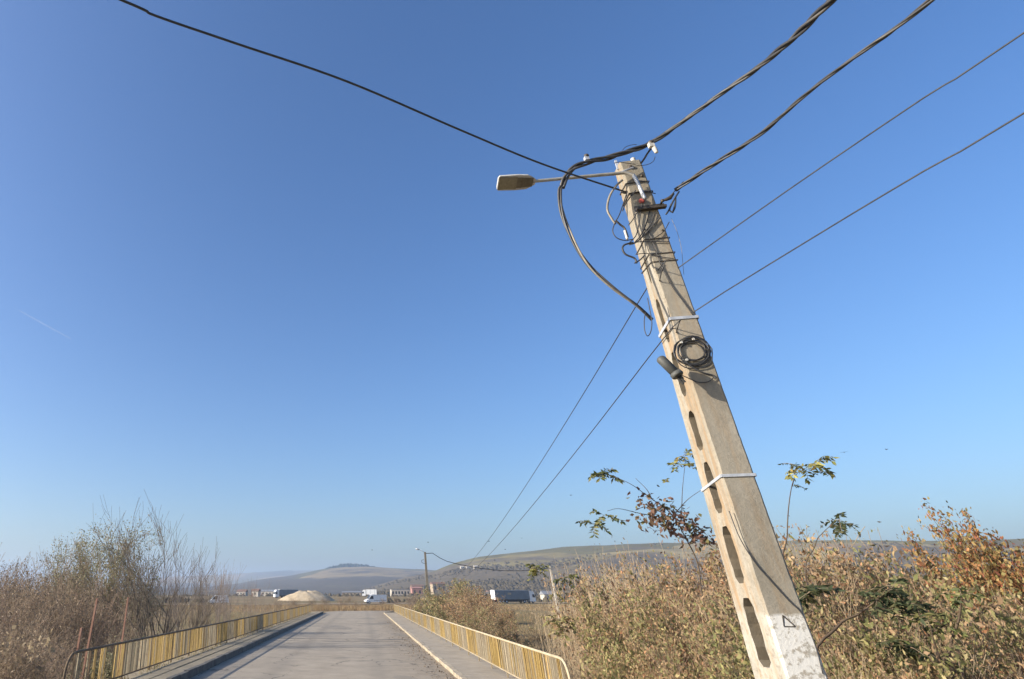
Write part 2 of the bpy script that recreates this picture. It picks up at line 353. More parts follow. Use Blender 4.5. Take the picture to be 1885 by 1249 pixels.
# hills: real ridges far off
def ridge(name, pts, Rr, R0, mat, amp, seed, nr=26, out=.35):
    az, te = [], []
    for u, v in pts:
        r = ray(u, v); az.append(math.atan2(r.x, r.y)); te.append(r.z / math.hypot(r.x, r.y))
    az = np.array(az); te = np.array(te)
    A = np.concatenate([np.linspace(az[0] - out, az[0], 20)[:-1], np.linspace(az[0], az[-1], 160), np.linspace(az[-1], az[-1] + out, 20)[1:]])
    T = np.interp(A, az, te); T = T * np.where(A < az[0], np.clip(1 - (az[0] - A) / out, .0, 1), 1)
    rr = np.concatenate([np.linspace(R0, Rr, nr), np.linspace(Rr, Rr * 1.5, 8)[1:]])
    f = np.where(rr <= Rr, smooth01(R0 * .9, Rr * 1.12, rr) / smooth01(R0 * .9, Rr * 1.12, np.array([Rr])), 1 - .8 * (rr - Rr) / (Rr * .5))
    AA, RR = np.meshgrid(A, rr); FF = np.repeat(f[:, None], len(A), 1); TT = np.repeat(T[None], len(rr), 0)
    Xh, Yh = RR * np.sin(AA), RR * np.cos(AA); hgt = H + Rr * TT
    nz = wobble(Xh, Yh, 2 * math.pi / (Rr * .22), seed) * amp * np.sin(np.clip(FF, 0, 1) * math.pi)
    Zh = hgt * FF * (1 + 0 * nz) + nz * hgt + wobble(Xh, Yh, .03, seed + 1) * .02 * hgt
    Zh[0] = -3
    n = len(A); m = len(rr); ii = np.arange(n * m).reshape(m, n); fq = np.stack([ii[:-1, :-1], ii[:-1, 1:], ii[1:, 1:], ii[1:, :-1]], -1).reshape(-1, 4)
    o = link(name, np_mesh(name, np.stack([Xh, Yh, Zh], -1).reshape(-1, 3), fq, mat, smooth=True)); tag(o, kind='structure')
    return (A, rr, Zh)
ridge('hill_far', [(300, 1062), (380, 1058), (470, 1053), (520, 1050), (600, 1049), (700, 1049), (900, 1050)], 5200, 2600, M['hillfar'], .03, 3)
hB = ridge('hill_middle', [(380, 1080), (440, 1073), (480, 1066), (540, 1058), (600, 1046), (640, 1043), (690, 1043), (740, 1046), (800, 1049), (900, 1052), (1000, 1060)], 2600, 1100, M['hillfar'], .05, 5)
hC = ridge('hill_right', [(640, 1092), (690, 1078), (730, 1066), (775, 1056), (800, 1050), (830, 1038), (880, 1025), (940, 1017), (1000, 1011), (1060, 1006), (1150, 1001), (1300, 997), (1500, 994), (1700, 995), (1885, 991), (2200, 985)], 1500, 620, M['hillnear'], .07, 8)
def hill_z(hh, x, y):
    A, rr, Z_ = hh; a = math.atan2(x, y); r = math.hypot(x, y)
    i = np.clip(np.interp(a, A, np.arange(len(A))), 0, len(A) - 1.001); k = np.clip(np.interp(r, rr, np.arange(len(rr))), 0, len(rr) - 1.001)
    i0, k0 = int(i), int(k); di, dk = i - i0, k - k0
    return float((Z_[k0, i0] * (1 - di) + Z_[k0, i0 + 1] * di) * (1 - dk) + (Z_[k0 + 1, i0] * (1 - di) + Z_[k0 + 1, i0 + 1] * di) * dk)
# woodland and scrub masses on the hills and the far plain
def clumps(name, pts, mat, label, cat):
    s = 2 ** .5; base = np.array([(0, 0, 1), (1, 0, .1), (.5, .86, 0), (-.5, .86, .15), (-1, 0, 0), (-.5, -.86, .1), (.5, -.86, 0), (.45, .2, .75), (-.4, .3, .8), (0, -.45, .78)], float)
    F0 = [(0, 7, 8), (0, 8, 9), (0, 9, 7), (7, 1, 2), (7, 2, 8), (8, 2, 3), (8, 3, 4), (8, 4, 9), (9, 4, 5), (9, 5, 6), (9, 6, 7), (7, 6, 1)]
    V, Fc = [], []
    for i, (x, y, z, r, h) in enumerate(pts):
        a = RNG.uniform(0, 6.28); b = base * (1 + RNG.uniform(-.3, .3, base.shape)); c, s_ = math.cos(a), math.sin(a)
        V.append(np.stack([x + r * (b[:, 0] * c - b[:, 1] * s_), y + r * (b[:, 0] * s_ + b[:, 1] * c), z - .15 * h + h * b[:, 2]], 1)); Fc.append(np.array(F0) + 10 * i)
    o = link(name, np_mesh(name, np.concatenate(V), np.concatenate(Fc), mat)); return tag(o, label, cat, kind='stuff')
pts = []
while len(pts) < 420:
    r0 = ray(random.uniform(606, 684), 1044); a = math.atan2(r0.x, r0.y) + random.gauss(0, .002); rd = random.uniform(2540, 2720); x, y = rd * math.sin(a), rd * math.cos(a)
    pts.append((x, y, hill_z(hB, x, y), random.uniform(5, 10), 1.35 * random.uniform(5, 12) * (1 - .6 * abs((x / y + .018) / .032) ** 2 if abs((x / y + .018) / .032) < 1 else .25)))
clumps('hilltop_wood', pts, M['wood'], 'dark green wood crowning the low hazy hill', 'wood')
pts = []
while len(pts) < 3600:
    u = random.uniform(640, 1885); r0 = ray(u, 1080); a = math.atan2(r0.x, r0.y); rd = random.triangular(640, 1400, 760); x, y = rd * math.sin(a), rd * math.cos(a)
    if wobble(x, y, .011, 2) + random.gauss(0, .25) < -.02 + (rd - 640) / 900: continue
    pts.append((x, y, hill_z(hC, x, y), random.uniform(1.8, 4.5), random.uniform(1.8, 4)))
clumps('hillside_scrub', pts, M['scrub'], 'grey brown scrub covering the lower slope of the hill', 'scrub')
pts = []
while len(pts) < 1300:
    u = random.uniform(300, 1885); r0 = ray(u, 1090); a = math.atan2(r0.x, r0.y); rd = random.uniform(250, 640); x, y = rd * math.sin(a), rd * math.cos(a)
    if (y - 218.4) - .405 * x < 30: continue
    if wobble(x, y, .02, 4) < .0: continue
    pts.append((x, y, float(ground_z(x, y)), random.uniform(.8, 2.6), random.uniform(.8, 2.4)))
clumps('plain_scrub', pts, M['scrub'], 'low brown scrub dotted over the far plain', 'scrub')

# ------------------------------------------------------------------ the near utility pole
PXX, PYY, PROT = 3.612, 6.53, -.10
def pa(z): return .318 + (.248 - .318) * z / 7.5
def pb(z): return .768 + (.209 - .768) * z / 7.5
pole = empty('utility_pole', (PXX, PYY, -.2), PROT)
tag(pole, 'weathered concrete utility pole with hollow recesses and whitewashed foot', 'utility pole')
def plocal(p):                           # world -> pole frame (pole frame origin at road level)
    dx, dy = p[0] - PXX, p[1] - PYY; c, s = math.cos(-PROT), math.sin(-PROT); return Vector((dx * c - dy * s, dx * s + dy * c, p[2]))
def pworld(x, y, z):
    c, s = math.cos(PROT), math.sin(PROT); return Vector((PXX + x * c - y * s, PYY + x * s + y * c, z))
slots = [(6.05, 5.70, .020), (5.49, 4.97, .045), (4.85, 4.36, .057), (4.20, 3.80, .068), (3.68, 3.20, .078), (3.08, 2.59, .090), (2.47, 1.93, .105), (1.82, 1.30, .115), (1.18, .6, .13)]
def shaft():
    b = MB(); top = 7.36; rs = random.Random(3)
    lv = set(np.round(np.arange(-.8, top, .09), 3)) | {top}
    for z1, z0, w_ in slots:
        lv = {z for z in lv if not (abs(z - z0) < .04 or abs(z - z1) < .04)}; lv |= {z0, z0 + .05, z1 - .07, z1}
    lv = sorted(lv); rows = []
    for z in lv:
        a, c = pa(z) / 2, pb(z) / 2; e = .018 + rs.uniform(-.003, .004); e2 = .018 + rs.uniform(-.003, .004); e = min(e, c * .35); e2 = min(e2, c * .35)
        wd = None
        for z1, z0, w_ in slots:
            if z0 <= z <= z1: wd = w_ * (.45 if z in (z0, z1) else 1) * (1 + .10 * math.sin(z * 23 + z0 * 7)); st = (z0, z1)
        rows.append((z, a, c, e, e2, wd, st if wd else None))
    def quad(p, q_, r_, s_): b.add([p, q_, r_, s_], [(0, 1, 2, 3)])
    for (z, a, c, e, e2, wd, st), (Z2, A, C, E_, E2, WD, ST) in zip(rows, rows[1:]):
        # rounded outline (x, y) per level, counter-clockwise from -x,-y
        def ring(a, c, e, e2): return [(-a + e, -c), (a - e2, -c), (a, -c + e2), (a, c - e), (a - e, c), (-a + e2, c), (-a, c - e2), (-a, -c + e)]
        r0, r1 = ring(a, c, e, e2), ring(A, C, E_, E2)
        slot = st is not None and ST == st
        for k in range(8):
            k2 = (k + 1) % 8
            if slot and k in (2, 6): continue
            quad((*r0[k], z), (*r0[k2], z), (*r1[k2], Z2), (*r1[k], Z2))
        if slot:
            for sgn, k in ((-1, 6), (1, 2)):
                p0, p1 = r0[k], r0[(k + 1) % 8]; q0, q1 = r1[k], r1[(k + 1) % 8]
                ys0 = (wd, -wd) if sgn < 0 else (-wd, wd); ys1 = (WD, -WD) if sgn < 0 else (-WD, WD)
                x0, x1 = p0[0], q0[0]
                quad((*p0, z), (x0, ys0[0], z), (x1, ys1[0], Z2), (*q0, Z2))
                quad((x0, ys0[1], z), (*p1, z), (*q1, Z2), (x1, ys1[1], Z2))
                if sgn < 0:                        # the inner walls run right through the shaft
                    quad((x0, wd, z), (-x0, wd, z), (-x1, WD, Z2), (x1, WD, Z2))
                    quad((-x0, -wd, z), (x0, -wd, z), (x1, -WD, Z2), (-x1, -WD, Z2))
                    if z == st[0]: quad((x0, wd, z), (x0, -wd, z), (-x0, -wd, z), (-x0, wd, z))
                    if Z2 == st[1]: quad((x1, WD, Z2), (-x1, WD, Z2), (-x1, -WD, Z2), (x1, -WD, Z2))
    z, a, c, e, e2, _, _ = rows[-1]; b.add([(*p, z) for p in ring(a, c, e, e2)], [tuple(range(8))])
    b.v = [(x, y, z + .2) for x, y, z in b.v]
    return b
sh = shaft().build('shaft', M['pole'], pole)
def band(name, z, tilt, mat, wdt=.028, t=.006, parent=pole):
    a, c = pa(z) / 2 + .004, pb(z) / 2 + .004; z += .2
    ring = [(-a, -c), (a, -c), (a, c), (-a, c)]; b = MB()
    for k in range(4):
        p, q_ = ring[k], ring[(k + 1) % 4]; nx_, ny_ = (0, -t) if k == 0 else (t, 0) if k == 1 else (0, t) if k == 2 else (-t, 0)
        zz = lambda pt: z + tilt * pt[1]
        vs = [(*p, zz(p) - wdt / 2), (*q_, zz(q_) - wdt / 2), (*q_, zz(q_) + wdt / 2), (*p, zz(p) + wdt / 2)]
        vs += [(x + nx_, y + ny_, h) for x, y, h in vs]
        b.add(vs, [(4, 5, 6, 7), (0, 1, 5, 4), (2, 3, 7, 6), (1, 2, 6, 5), (3, 0, 4, 7)])
    return b.build(name, mat, parent)
band('metal_band', 5.14, -.13, M['galv'], .032); band('metal_band', 3.475, -.12, M['galv'], .026)
band('metal_band', 6.86, 0, M['darksteel'], .012); band('metal_band', 6.18, -.05, M['darksteel'], .008); band('metal_band', 5.98, -.04, M['darksteel'], .008); band('metal_band', 5.90, .1, M['darksteel'], .008); band('metal_band', 7.02, .05, M['darksteel'], .01)
def on_pole(build, name, mat, smooth=False):     # a mesh given in world coordinates, re-expressed in the pole frame
    o = MB(); o.v = [tuple(plocal(p) + Vector((0, 0, .2))) for p in build.v]; o.f = build.f
    return o.build(name, mat, pole, smooth)
# steel cross bracket with bolts, near face
zf = 6.61; yf = -pb(zf) / 2
b = MB(); b.box(-.13, .20, yf - .06, yf - .002, zf + .175, zf + .205); b.box(-.13, .20, yf - .012, yf - .003, zf + .205, zf + .25); b.build('bracket', M['darksteel'], pole)
b = MB(); b.lathe((.155, yf - .02, zf + .235), (0, -1, 0), [(.012, 0), (.012, .06), (.02, .065), (.02, .08)], 8); b.build('bolt', M['darksteel'], pole, True)
b = MB(); b.lathe((-.03, yf - .004, zf + .315), (0, -1, 0), [(.03, 0), (.034, .012), (.022, .026)], 10); b.build('red_tape_mark', M['red'], pole)
# small plates and eye bolts at the head
for (x, y, z, ax, r, h) in ((-.02, -.09, 7.25, (0, -1, .2), .035, .05), (.07, -.085, 7.1, (0, -1, 0), .022, .06), (-.13, -.06, 6.93, (-1, -.3, 0), .02, .05), (-.02, -.105, 6.35, (0, -1, 0), .016, .05), (-.1, -.11, 6.33, (0, -1, 0), .018, .05), (.09, -.12, 6.29, (0, -1, 0), .014, .05)):
    MB().lathe((x, y, z + .2), ax, [(r, 0), (r, h * .6), (r * .5, h)], 8).build('eye_bolt', M['darksteel'], pole, True)
b = MB(); b.lathe((.05, -.06, 7.54), (.1, -.2, 1), [(.022, 0), (.034, .02), (.034, .045), (.022, .055), (.03, .07), (.015, .085)], 12); b.build('insulator', M['porcelain'], pole, True)
b = MB(); b.box(-.145, -.12, -.05, -.03, 7.5, 7.64); b.build('pin', M['galv'], pole)
# painted warning mark on the whitewash (worn dark triangle)
zt = 2.31; yt = -pb(zt) / 2 - .0035; b = MB()
tri = [(-.045, zt - .055), (.04, zt - .055), (-.03, zt + .03)]
for k in range(3):
    p, q_ = Vector(tri[k]), Vector(tri[(k + 1) % 3]); dv = (q_ - p).normalized(); nv = Vector((-dv.y, dv.x)) * .0045
    b.add([(v.x, yt, v.y + .2) for v in (p - nv, q_ - nv, q_ + nv, p + nv)], [(0, 1, 2, 3)])
b.build('warning_mark', M['darksteel'], pole)
# conduit down the shaft: one thin wire clipped diagonally across the near face
def face_pt(u, v, off=.012):              # a pixel dropped on the near (-y) face of the pole
    r = ray(u, v); o = Vector((0, 0, H)); t = 6.0
    for _ in range(30):
        p = plocal(o + r * t); gap = (-pb(p.z) / 2 - off) - p.y; t += gap / (r.y * math.cos(PROT) - r.x * math.sin(PROT))
    return o + r * t
b = MB().tube(spline([face_pt(u, v) for u, v in ((1192, 420), (1204, 452), (1218, 490), (1236, 525), (1258, 555), (1276, 580))], 5), .0055, 5)
on_pole(b, 'down_wire', M['wire'], True)
b = MB().tube(spline([face_pt(u, v, .008) for u, v in ((1342, 940), (1362, 990), (1390, 1035), (1420, 1070), (1452, 1105), (1478, 1132), (1500, 1185), (1515, 1240))], 5), .0045, 5)
on_pole(b, 'down_wire', M['wire'], True)

# ------------------------------------------------------------------ street lamp on the pole
lamp = empty('street_lamp', pix(1135, 320, 6.4)); tag(lamp, 'flat grey street lamp head on a steel arm from the near pole', 'street lamp')
def rel(o, mb, name, mat, smooth=False, parent=None):
    m = MB(); L = Vector(o.location); m.v = [tuple(Vector(p) - L) for p in mb.v]; m.f = mb.f; return m.build(name, mat, parent or o, smooth)
armp = [pix(980, 333.5, 6.38), pix(1060, 326, 6.36), pix(1135, 319, 6.34), pix(1152, 318, 6.33), pix(1168, 323, 6.32)]
rel(lamp, MB().tube(spline(armp, 5), .021, 8), 'arm', M['arm'], True)
rel(lamp, MB().tube(spline([pix(1166, 322, 6.32), pix(1172, 332, 6.32), pix(1180, 350, 6.33), pix(1187, 366, 6.34)], 5), .02, 8), 'down_pipe', M['galv'], True)
rel(lamp, MB().tube([pix(1128, 322, 6.36), pix(1166, 308, 6.36)], .012, 6), 'clamp_strap', M['galv'])
A0, A1 = pix(916, 336, 6.38), pix(985, 333, 6.38); ax = (A1 - A0).normalized(); sd = Vector((0, 1, 0)) - ax * ax.y; sd.normalize(); up = ax.cross(sd)
if up.z < 0: up = -up
# the head hangs tilted so that its underside faces the road and the camera
tl = R(-22); sd, up = sd * math.cos(tl) + up * math.sin(tl), up * math.cos(tl) - sd * math.sin(tl)
Ln = (A1 - A0).length
def head_pt(t, s_, h): return A0 + ax * (t * Ln) + sd * s_ + up * h
outl = [(0, .085), (.03, .105), (.5, .11), (.78, .10), (.9, .07), (1.0, .035)]
b = MB(); rowsv = []
for t, wv in outl:
    hh = .028 if t < .8 else .03
    rowsv.append([head_pt(t, -wv, -.018), head_pt(t, -wv, .004), head_pt(t, -wv * .75, hh), head_pt(t, wv * .75, hh), head_pt(t, wv, .004), head_pt(t, wv, -.018)])
vs = [p for r_ in rowsv for p in r_]; fs = []
for i in range(len(rowsv) - 1):
    for k in range(6): fs.append((i * 6 + k, i * 6 + (k + 1) % 6, i * 6 + 6 + (k + 1) % 6, i * 6 + 6 + k))
fs += [(5, 4, 3, 2, 1, 0), tuple(30 + k for k in range(6))]
b.add(vs, fs); hd_o = rel(lamp, b, 'lamp_head', M['lampbody'])
def under(t0, t1, w0, w1, h0, h1, name, mat, parent):
    b = MB(); c = [(t0, -w0), (t1, -w1), (t1, w1), (t0, w0)]
    b.add([head_pt(t, s_, h0) for t, s_ in c] + [head_pt(t, s_, h1) for t, s_ in c], [(0, 1, 2, 3), (7, 6, 5, 4), (0, 4, 5, 1), (1, 5, 6, 2), (2, 6, 7, 3), (3, 7, 4, 0)])
    return rel(lamp, b, name, mat, parent=parent)
under(.02, .93, .092, .06, -.019, -.026, 'underside', M['lampunder'], hd_o); under(.05, .5, .082, .085, -.0265, -.031, 'lens', M['lens'], hd_o)
for k in range(4): under(.6 + .07 * k, .63 + .07 * k, .075 - .008 * k, .075 - .008 * k, -.0265, -.031, 'cooling_rib', M['lampunder'], hd_o)

# ------------------------------------------------------------------ cables
def twisted(name, path, r, strands, pitch, mats, label, rs=.6, tighten=None):
    o = empty(name, path[0]); tag(o, label, 'cable', 'cables strung from the near pole')
    Lp = [Vector(p) for p in path]; L0 = Vector(path[0])
    for s_ in range(strands):
        out = []; d = 0; up = None
        for i, p in enumerate(Lp):
            t = (Lp[min(i + 1, len(Lp) - 1)] - Lp[max(i - 1, 0)]).normalized()
            if i: d += (p - Lp[i - 1]).length
            if up is None: up = t.orthogonal().normalized()
            up = (up - t * up.dot(t)).normalized(); b = t.cross(up); a = d / pitch * 2 * math.pi + s_ * 2 * math.pi / strands
            k = r * (1 + .5 * math.sin(d * 1.9 + s_)) ; out.append(p + (up * math.cos(a) + b * math.sin(a)) * k - L0)
        MB().tube(out, r * rs, 5).build('strand', mats[s_ % len(mats)], o, True)
    return o
def single(name, path, r, mat, label, sides=6, cat='cable', group='cables strung from the near pole'):
    L0 = Vector(path[0]); o = MB().tube([Vector(p) - L0 for p in path], r, sides).build(name, mat, None, True); o.location = L0
    return tag(o, label, cat, group)
def lift(u, v, z):
    r = ray(u, v); return r * ((z - H) / r.z) + Vector((0, 0, H))
def dens(pts, step=.06):
    out = [Vector(pts[0])]
    for a, b in zip(pts, pts[1:]):
        n = max(1, int((Vector(b) - Vector(a)).length / step)); out += [Vector(a).lerp(Vector(b), k / n) for k in range(1, n + 1)]
    return out
# left cable over the road
c1 = [pix(1152, 353, 6.42), lift(1000, 302, 6.90), lift(850, 240, 6.85), lift(640, 150, 6.80), lift(430, 78, 6.77), lift(285, 28, 6.75), lift(225, 0, 6.75)]
dv = (c1[-1] - c1[-3]); c1 += [c1[-1] + Vector((dv.x, dv.y, .02)) * k for k in (2, 5, 9)]
single('overhead_cable', spline(c1, 8), .0115, M['cable'], 'single black cable crossing over the road away from the lamp arm')
# upper bundle from the right, over the pole head, on to the left and down in a loop
b1r = [lift(1345, 160, 7.55), lift(1450, 80, 7.46), lift(1530, 0, 7.38)]; dv = b1r[-1] - b1r[0]
b1 = [pix(1036, 345, 6.22), pix(1041, 326, 6.2), pix(1058, 308, 6.18), pix(1085, 297, 6.16), pix(1140, 284, 6.14), pix(1205, 258, 6.12)] 
b1s = spline(b1 + b1r + [b1r[-1] + Vector((dv.x, dv.y, -.1)) * k for k in (1.5, 4, 9)], 10)
twisted('aerial_cable_bundle', dens(b1s), .017, 3, .75, [M['cable'], M['cable2'], M['cable']], 'thick twisted cable bundle passing over the pole head', .95)
lp = [pix(1036, 340, 6.22), pix(1030, 352, 6.22), pix(1036, 395, 6.22), pix(1056, 445, 6.22), pix(1085, 490, 6.22), pix(1125, 527, 6.24), pix(1170, 560, 6.28), pix(1200, 588, 6.36)]
twisted('loop_cable', dens(spline(lp, 8), .05), .013, 3, 1.9, [M['cable2'], M['greycable'], M['cable']], 'grey cable loop hanging from below the lamp arm back to the pole', .9)
# second bundle
b2r = [lift(1290, 318, 6.88), lift(1400, 245, 6.83), lift(1500, 160, 6.78), lift(1600, 85, 6.75), lift(1715, 0, 6.72)]; dv = b2r[-1] - b2r[1]
b2 = spline([pix(1243, 350, 6.4)] + b2r + [b2r[-1] + Vector((dv.x, dv.y, -.1)) * k for k in (1.5, 4, 9)], 10)
twisted('aerial_cable_bundle', dens(b2), .012, 3, .9, [M['cable'], M['cable2'], M['wire']], 'thinner twisted bundle tied off with loops below the bracket', .9)
# two thin wires to the far pole
for k, (at, fz, rp, zz, lab) in enumerate(((Vector((3.50, 6.33, 5.78)), 5.55, ((1450, 350), (1700, 180), (1885, 60)), (5.83, 5.80, 5.78), 'upper of two thin wires running on to the distant lamp pole'), (Vector((3.45, 6.36, 5.06)), 4.9, ((1500, 435), (1700, 315), (1885, 208)), (5.22, 5.19, 5.17), 'lower of two thin wires running on to the distant lamp pole'))):
    back = [lift(u, v, z) for (u, v), z in zip(rp, zz)]; dv = back[-1] - back[0]; back += [back[-1] + Vector((dv.x, dv.y, 0)) * t for t in (2, 6, 12)]
    on = [face_pt(1255, 488), face_pt(1214, 517)] if k == 0 else [face_pt(1280, 572), face_pt(1245, 612)]
    ahead = []
    end = Vector((9.05, 95, fz))
    for i in range(1, 31):
        t = i / 30; p = at.lerp(end, t); p.z -= (2.35 if k == 0 else 2.0) * 4 * t * (1 - t); ahead.append(p)
    path = back[::-1] + on + [at] + ahead
    single('thin_wire', spline(path, 3), .006, M['wire'], lab, 5)
# suspension clamps and spacer on the upper bundle
def clampo(name, p, label, big):
    o = empty(name, p); tag(o, label, 'clamp', 'cable clamps at the pole head')
    s_ = .95 if big else .8
    MB().box(-.03 * s_, .03 * s_, -.025, .025, -.02 * s_, .045 * s_).build('jaw', M['porcelain' if big else 'galv'], o)
    MB().lathe((0, 0, .03), (.3, -.4, 1), [(.018, 0), (.03, .01), (.03, .03), (.014, .045)], 8).build('bolt_head', M['darksteel'], o, True)
    if big: MB().lathe((.02, 0, -.01), (.15, 0, -1), [(.022, 0), (.026, .04), (.022, .09), (.015, .10)], 10).build('wedge', M['porcelain'], o, True)
    return o
clampo('suspension_clamp', pix(1199, 268, 6.1), 'pale wedge clamp gripping the thick bundle beside the pole head', True)
clampo('cable_clamp', pix(1080, 293, 6.15), 'small steel clamp on the bundle above the lamp arm', False)
o = empty('tension_clamp', pix(1235, 364, 6.38)); tag(o, 'dark tension clamp holding the thinner bundle to the bracket bolt', 'clamp', 'cable clamps at the pole head')
rel(o, MB().tube([pix(1216, 369, 6.4), pix(1226, 367, 6.39), pix(1233, 364, 6.38), pix(1240, 356, 6.38)], [.008, .02, .024, .012], 8), 'grip', M['darksteel'], True)
rel(o, MB().tube([pix(1232, 362, 6.38), pix(1258, 334, 6.37)], .006, 5), 'tie', M['wire'], True)
# tangle of service wires at the head
tang = empty('service_wires', pix(1180, 400, 6.2)); tag(tang, 'tangle of thin dark service wires looped round the pole head', 'wires')
def tw(pts, r=.006, mat='wire', Yd=6.2, face=False):
    P = [face_pt(u, v, .02) if face else pix(u, v, Yd) for u, v in pts]; rel(tang, MB().tube(spline(P, 6), r, 5), 'wire', M[mat], True)
tw([(1146, 331), (1134, 342), (1122, 362), (1118, 385), (1126, 402), (1133, 412)], .013, 'greycable', 6.3)
tw([(1133, 405), (1142, 413), (1150, 420), (1156, 436)], .012, 'darksteel', 6.3)
tw([(1150, 424), (1155, 440)], .014, 'porcelain', 6.3)
tw([(1155, 352), (1147, 375), (1140, 395), (1132, 410), (1128, 425), (1135, 437), (1150, 442), (1165, 440)], .006, 'wire', 6.28)
tw([(1170, 350), (1158, 365), (1150, 378), (1146, 388)], .007, 'wire', 6.3); tw([(1160, 355), (1185, 352), (1207, 356)], .006, 'wire', face=True)
tw([(1183, 365), (1178, 400), (1172, 430), (1160, 445), (1150, 450)], .006, face=True); tw([(1196, 388), (1190, 410), (1180, 432), (1168, 446)], .007, face=True)
tw([(1205, 390), (1198, 412), (1188, 425), (1178, 441)], .006, 'cable2', face=True); tw([(1216, 400), (1204, 412), (1190, 428), (1172, 445), (1158, 450)], .008, 'cable2', face=True)
tw([(1232, 408), (1222, 425), (1206, 437), (1195, 440)], .005, face=True); tw([(1174, 388), (1166, 402), (1157, 414)], .006, Yd=6.26)
tw([(1165, 446), (1150, 450), (1146, 458), (1152, 468), (1168, 475), (1172, 484)], .011, 'wire', 6.3); tw([(1158, 449), (1175, 445), (1200, 444), (1232, 445)], .006, face=True)
tw([(1168, 484), (1178, 478), (1186, 470)], .008, 'wire', 6.3); tw([(1170, 468), (1190, 466), (1215, 472), (1241, 476)], .005, face=True)
tw([(1250, 352), (1240, 368), (1232, 385), (1226, 394)], .010, 'cable', 6.36); tw([(1243, 372), (1240, 385), (1237, 390), (1233, 386), (1235, 375)], .008, 'cable2', 6.36); tw([(1244, 362), (1243, 380), (1238, 391)], .009, 'cable', 6.36)
tw([(1236, 402), (1246, 425), (1254, 455), (1257, 485), (1259, 505)], .0025, 'greycable', 6.4)
tw([(1146, 276), (1152, 270), (1164, 266), (1172, 266)], .004, 'wire', 6.2); tw([(1130, 300), (1140, 298), (1155, 300), (1170, 302)], .005, 'cable2', 6.3); tw([(1170, 305), (1190, 303), (1202, 297), (1206, 288)], .004, 'wire', 6.2)
tw([(1188, 575), (1186, 590), (1187, 608), (1192, 618), (1198, 610), (1200, 592), (1196, 568), (1192, 548)], .005, 'wire', 6.3)
tw([(1180, 300), (1186, 292), (1192, 282), (1198, 274)], .012, 'darksteel', 6.2)
# coil and splice closure
coil = empty('cable_coil', face_pt(1275, 645)); tag(coil, 'coil of spare black cable tied flat to the pole shaft', 'cable coil')
for k in range(8):
    P = []
    for i in range(25):
        a = i / 24 * 2 * math.pi; ru, rv = 22 + 1.9 * k + 1.5 * math.sin(a * 2 + k * 1.7), 17 + 1.6 * k + 1.5 * math.sin(a * 3 + k)
        P.append(face_pt(1275 + 2.6 * math.sin(k * 2.1) + ru * math.cos(a) * 1.0 + random.uniform(-.8, .8), 645 + 2.2 * math.cos(k * 1.7) + 1.5 * k * (math.sin(a) > 0) * .6 + rv * .92 * math.sin(a) + 6 * math.cos(a) * .3, .012 + .006 * (k % 3)))
    rel(coil, MB().tube(P, .006, 5), 'turn', M['cable' if k % 2 else 'wire'], True)
rel(coil, MB().tube(spline([face_pt(u, v, .02) for u, v in ((1257, 660), (1270, 672), (1290, 684), (1312, 690), (1318, 697))], 6), .009, 5), 'tail', M['cable'], True)
rel(coil, MB().tube(spline([face_pt(u, v, .02) for u, v in ((1250, 688), (1268, 696), (1285, 703), (1304, 702), (1316, 692))], 6), .005, 5), 'tail', M['wire'], True)
for u, v in ((1254, 630), (1276, 624), (1264, 662)): rel(coil, MB().lathe(face_pt(u, v, .03), (0, -1, .1), [(.014, 0), (.014, .01)], 6), 'tie', M['porcelain'])
cl = empty('splice_closure', pix(1237, 672, 6.2)); tag(cl, 'dark cylindrical splice closure strapped to the pole below the coil', 'splice closure')
p0, p1 = pix(1214, 658, 6.22), pix(1243, 686, 6.16); axv = p1 - p0
rel(cl, MB().lathe(p0, axv, [(.03, 0), (.043, .012), (.047, .03), (.047, axv.length)], 14), 'dome', M['closure'], True)
rel(cl, MB().lathe(p1, axv, [(.058, 0), (.06, .035), (.05, .045)], 14), 'collar', M['closure'], True)
for k in range(4): rel(cl, MB().lathe(p1 + axv.normalized() * .04 + Vector((.02 * (k % 2) - .01, .015 * (k // 2), .02 * (k - 1.5))), axv, [(.011, 0), (.011, .07)], 7), 'cable_port', M['black'])

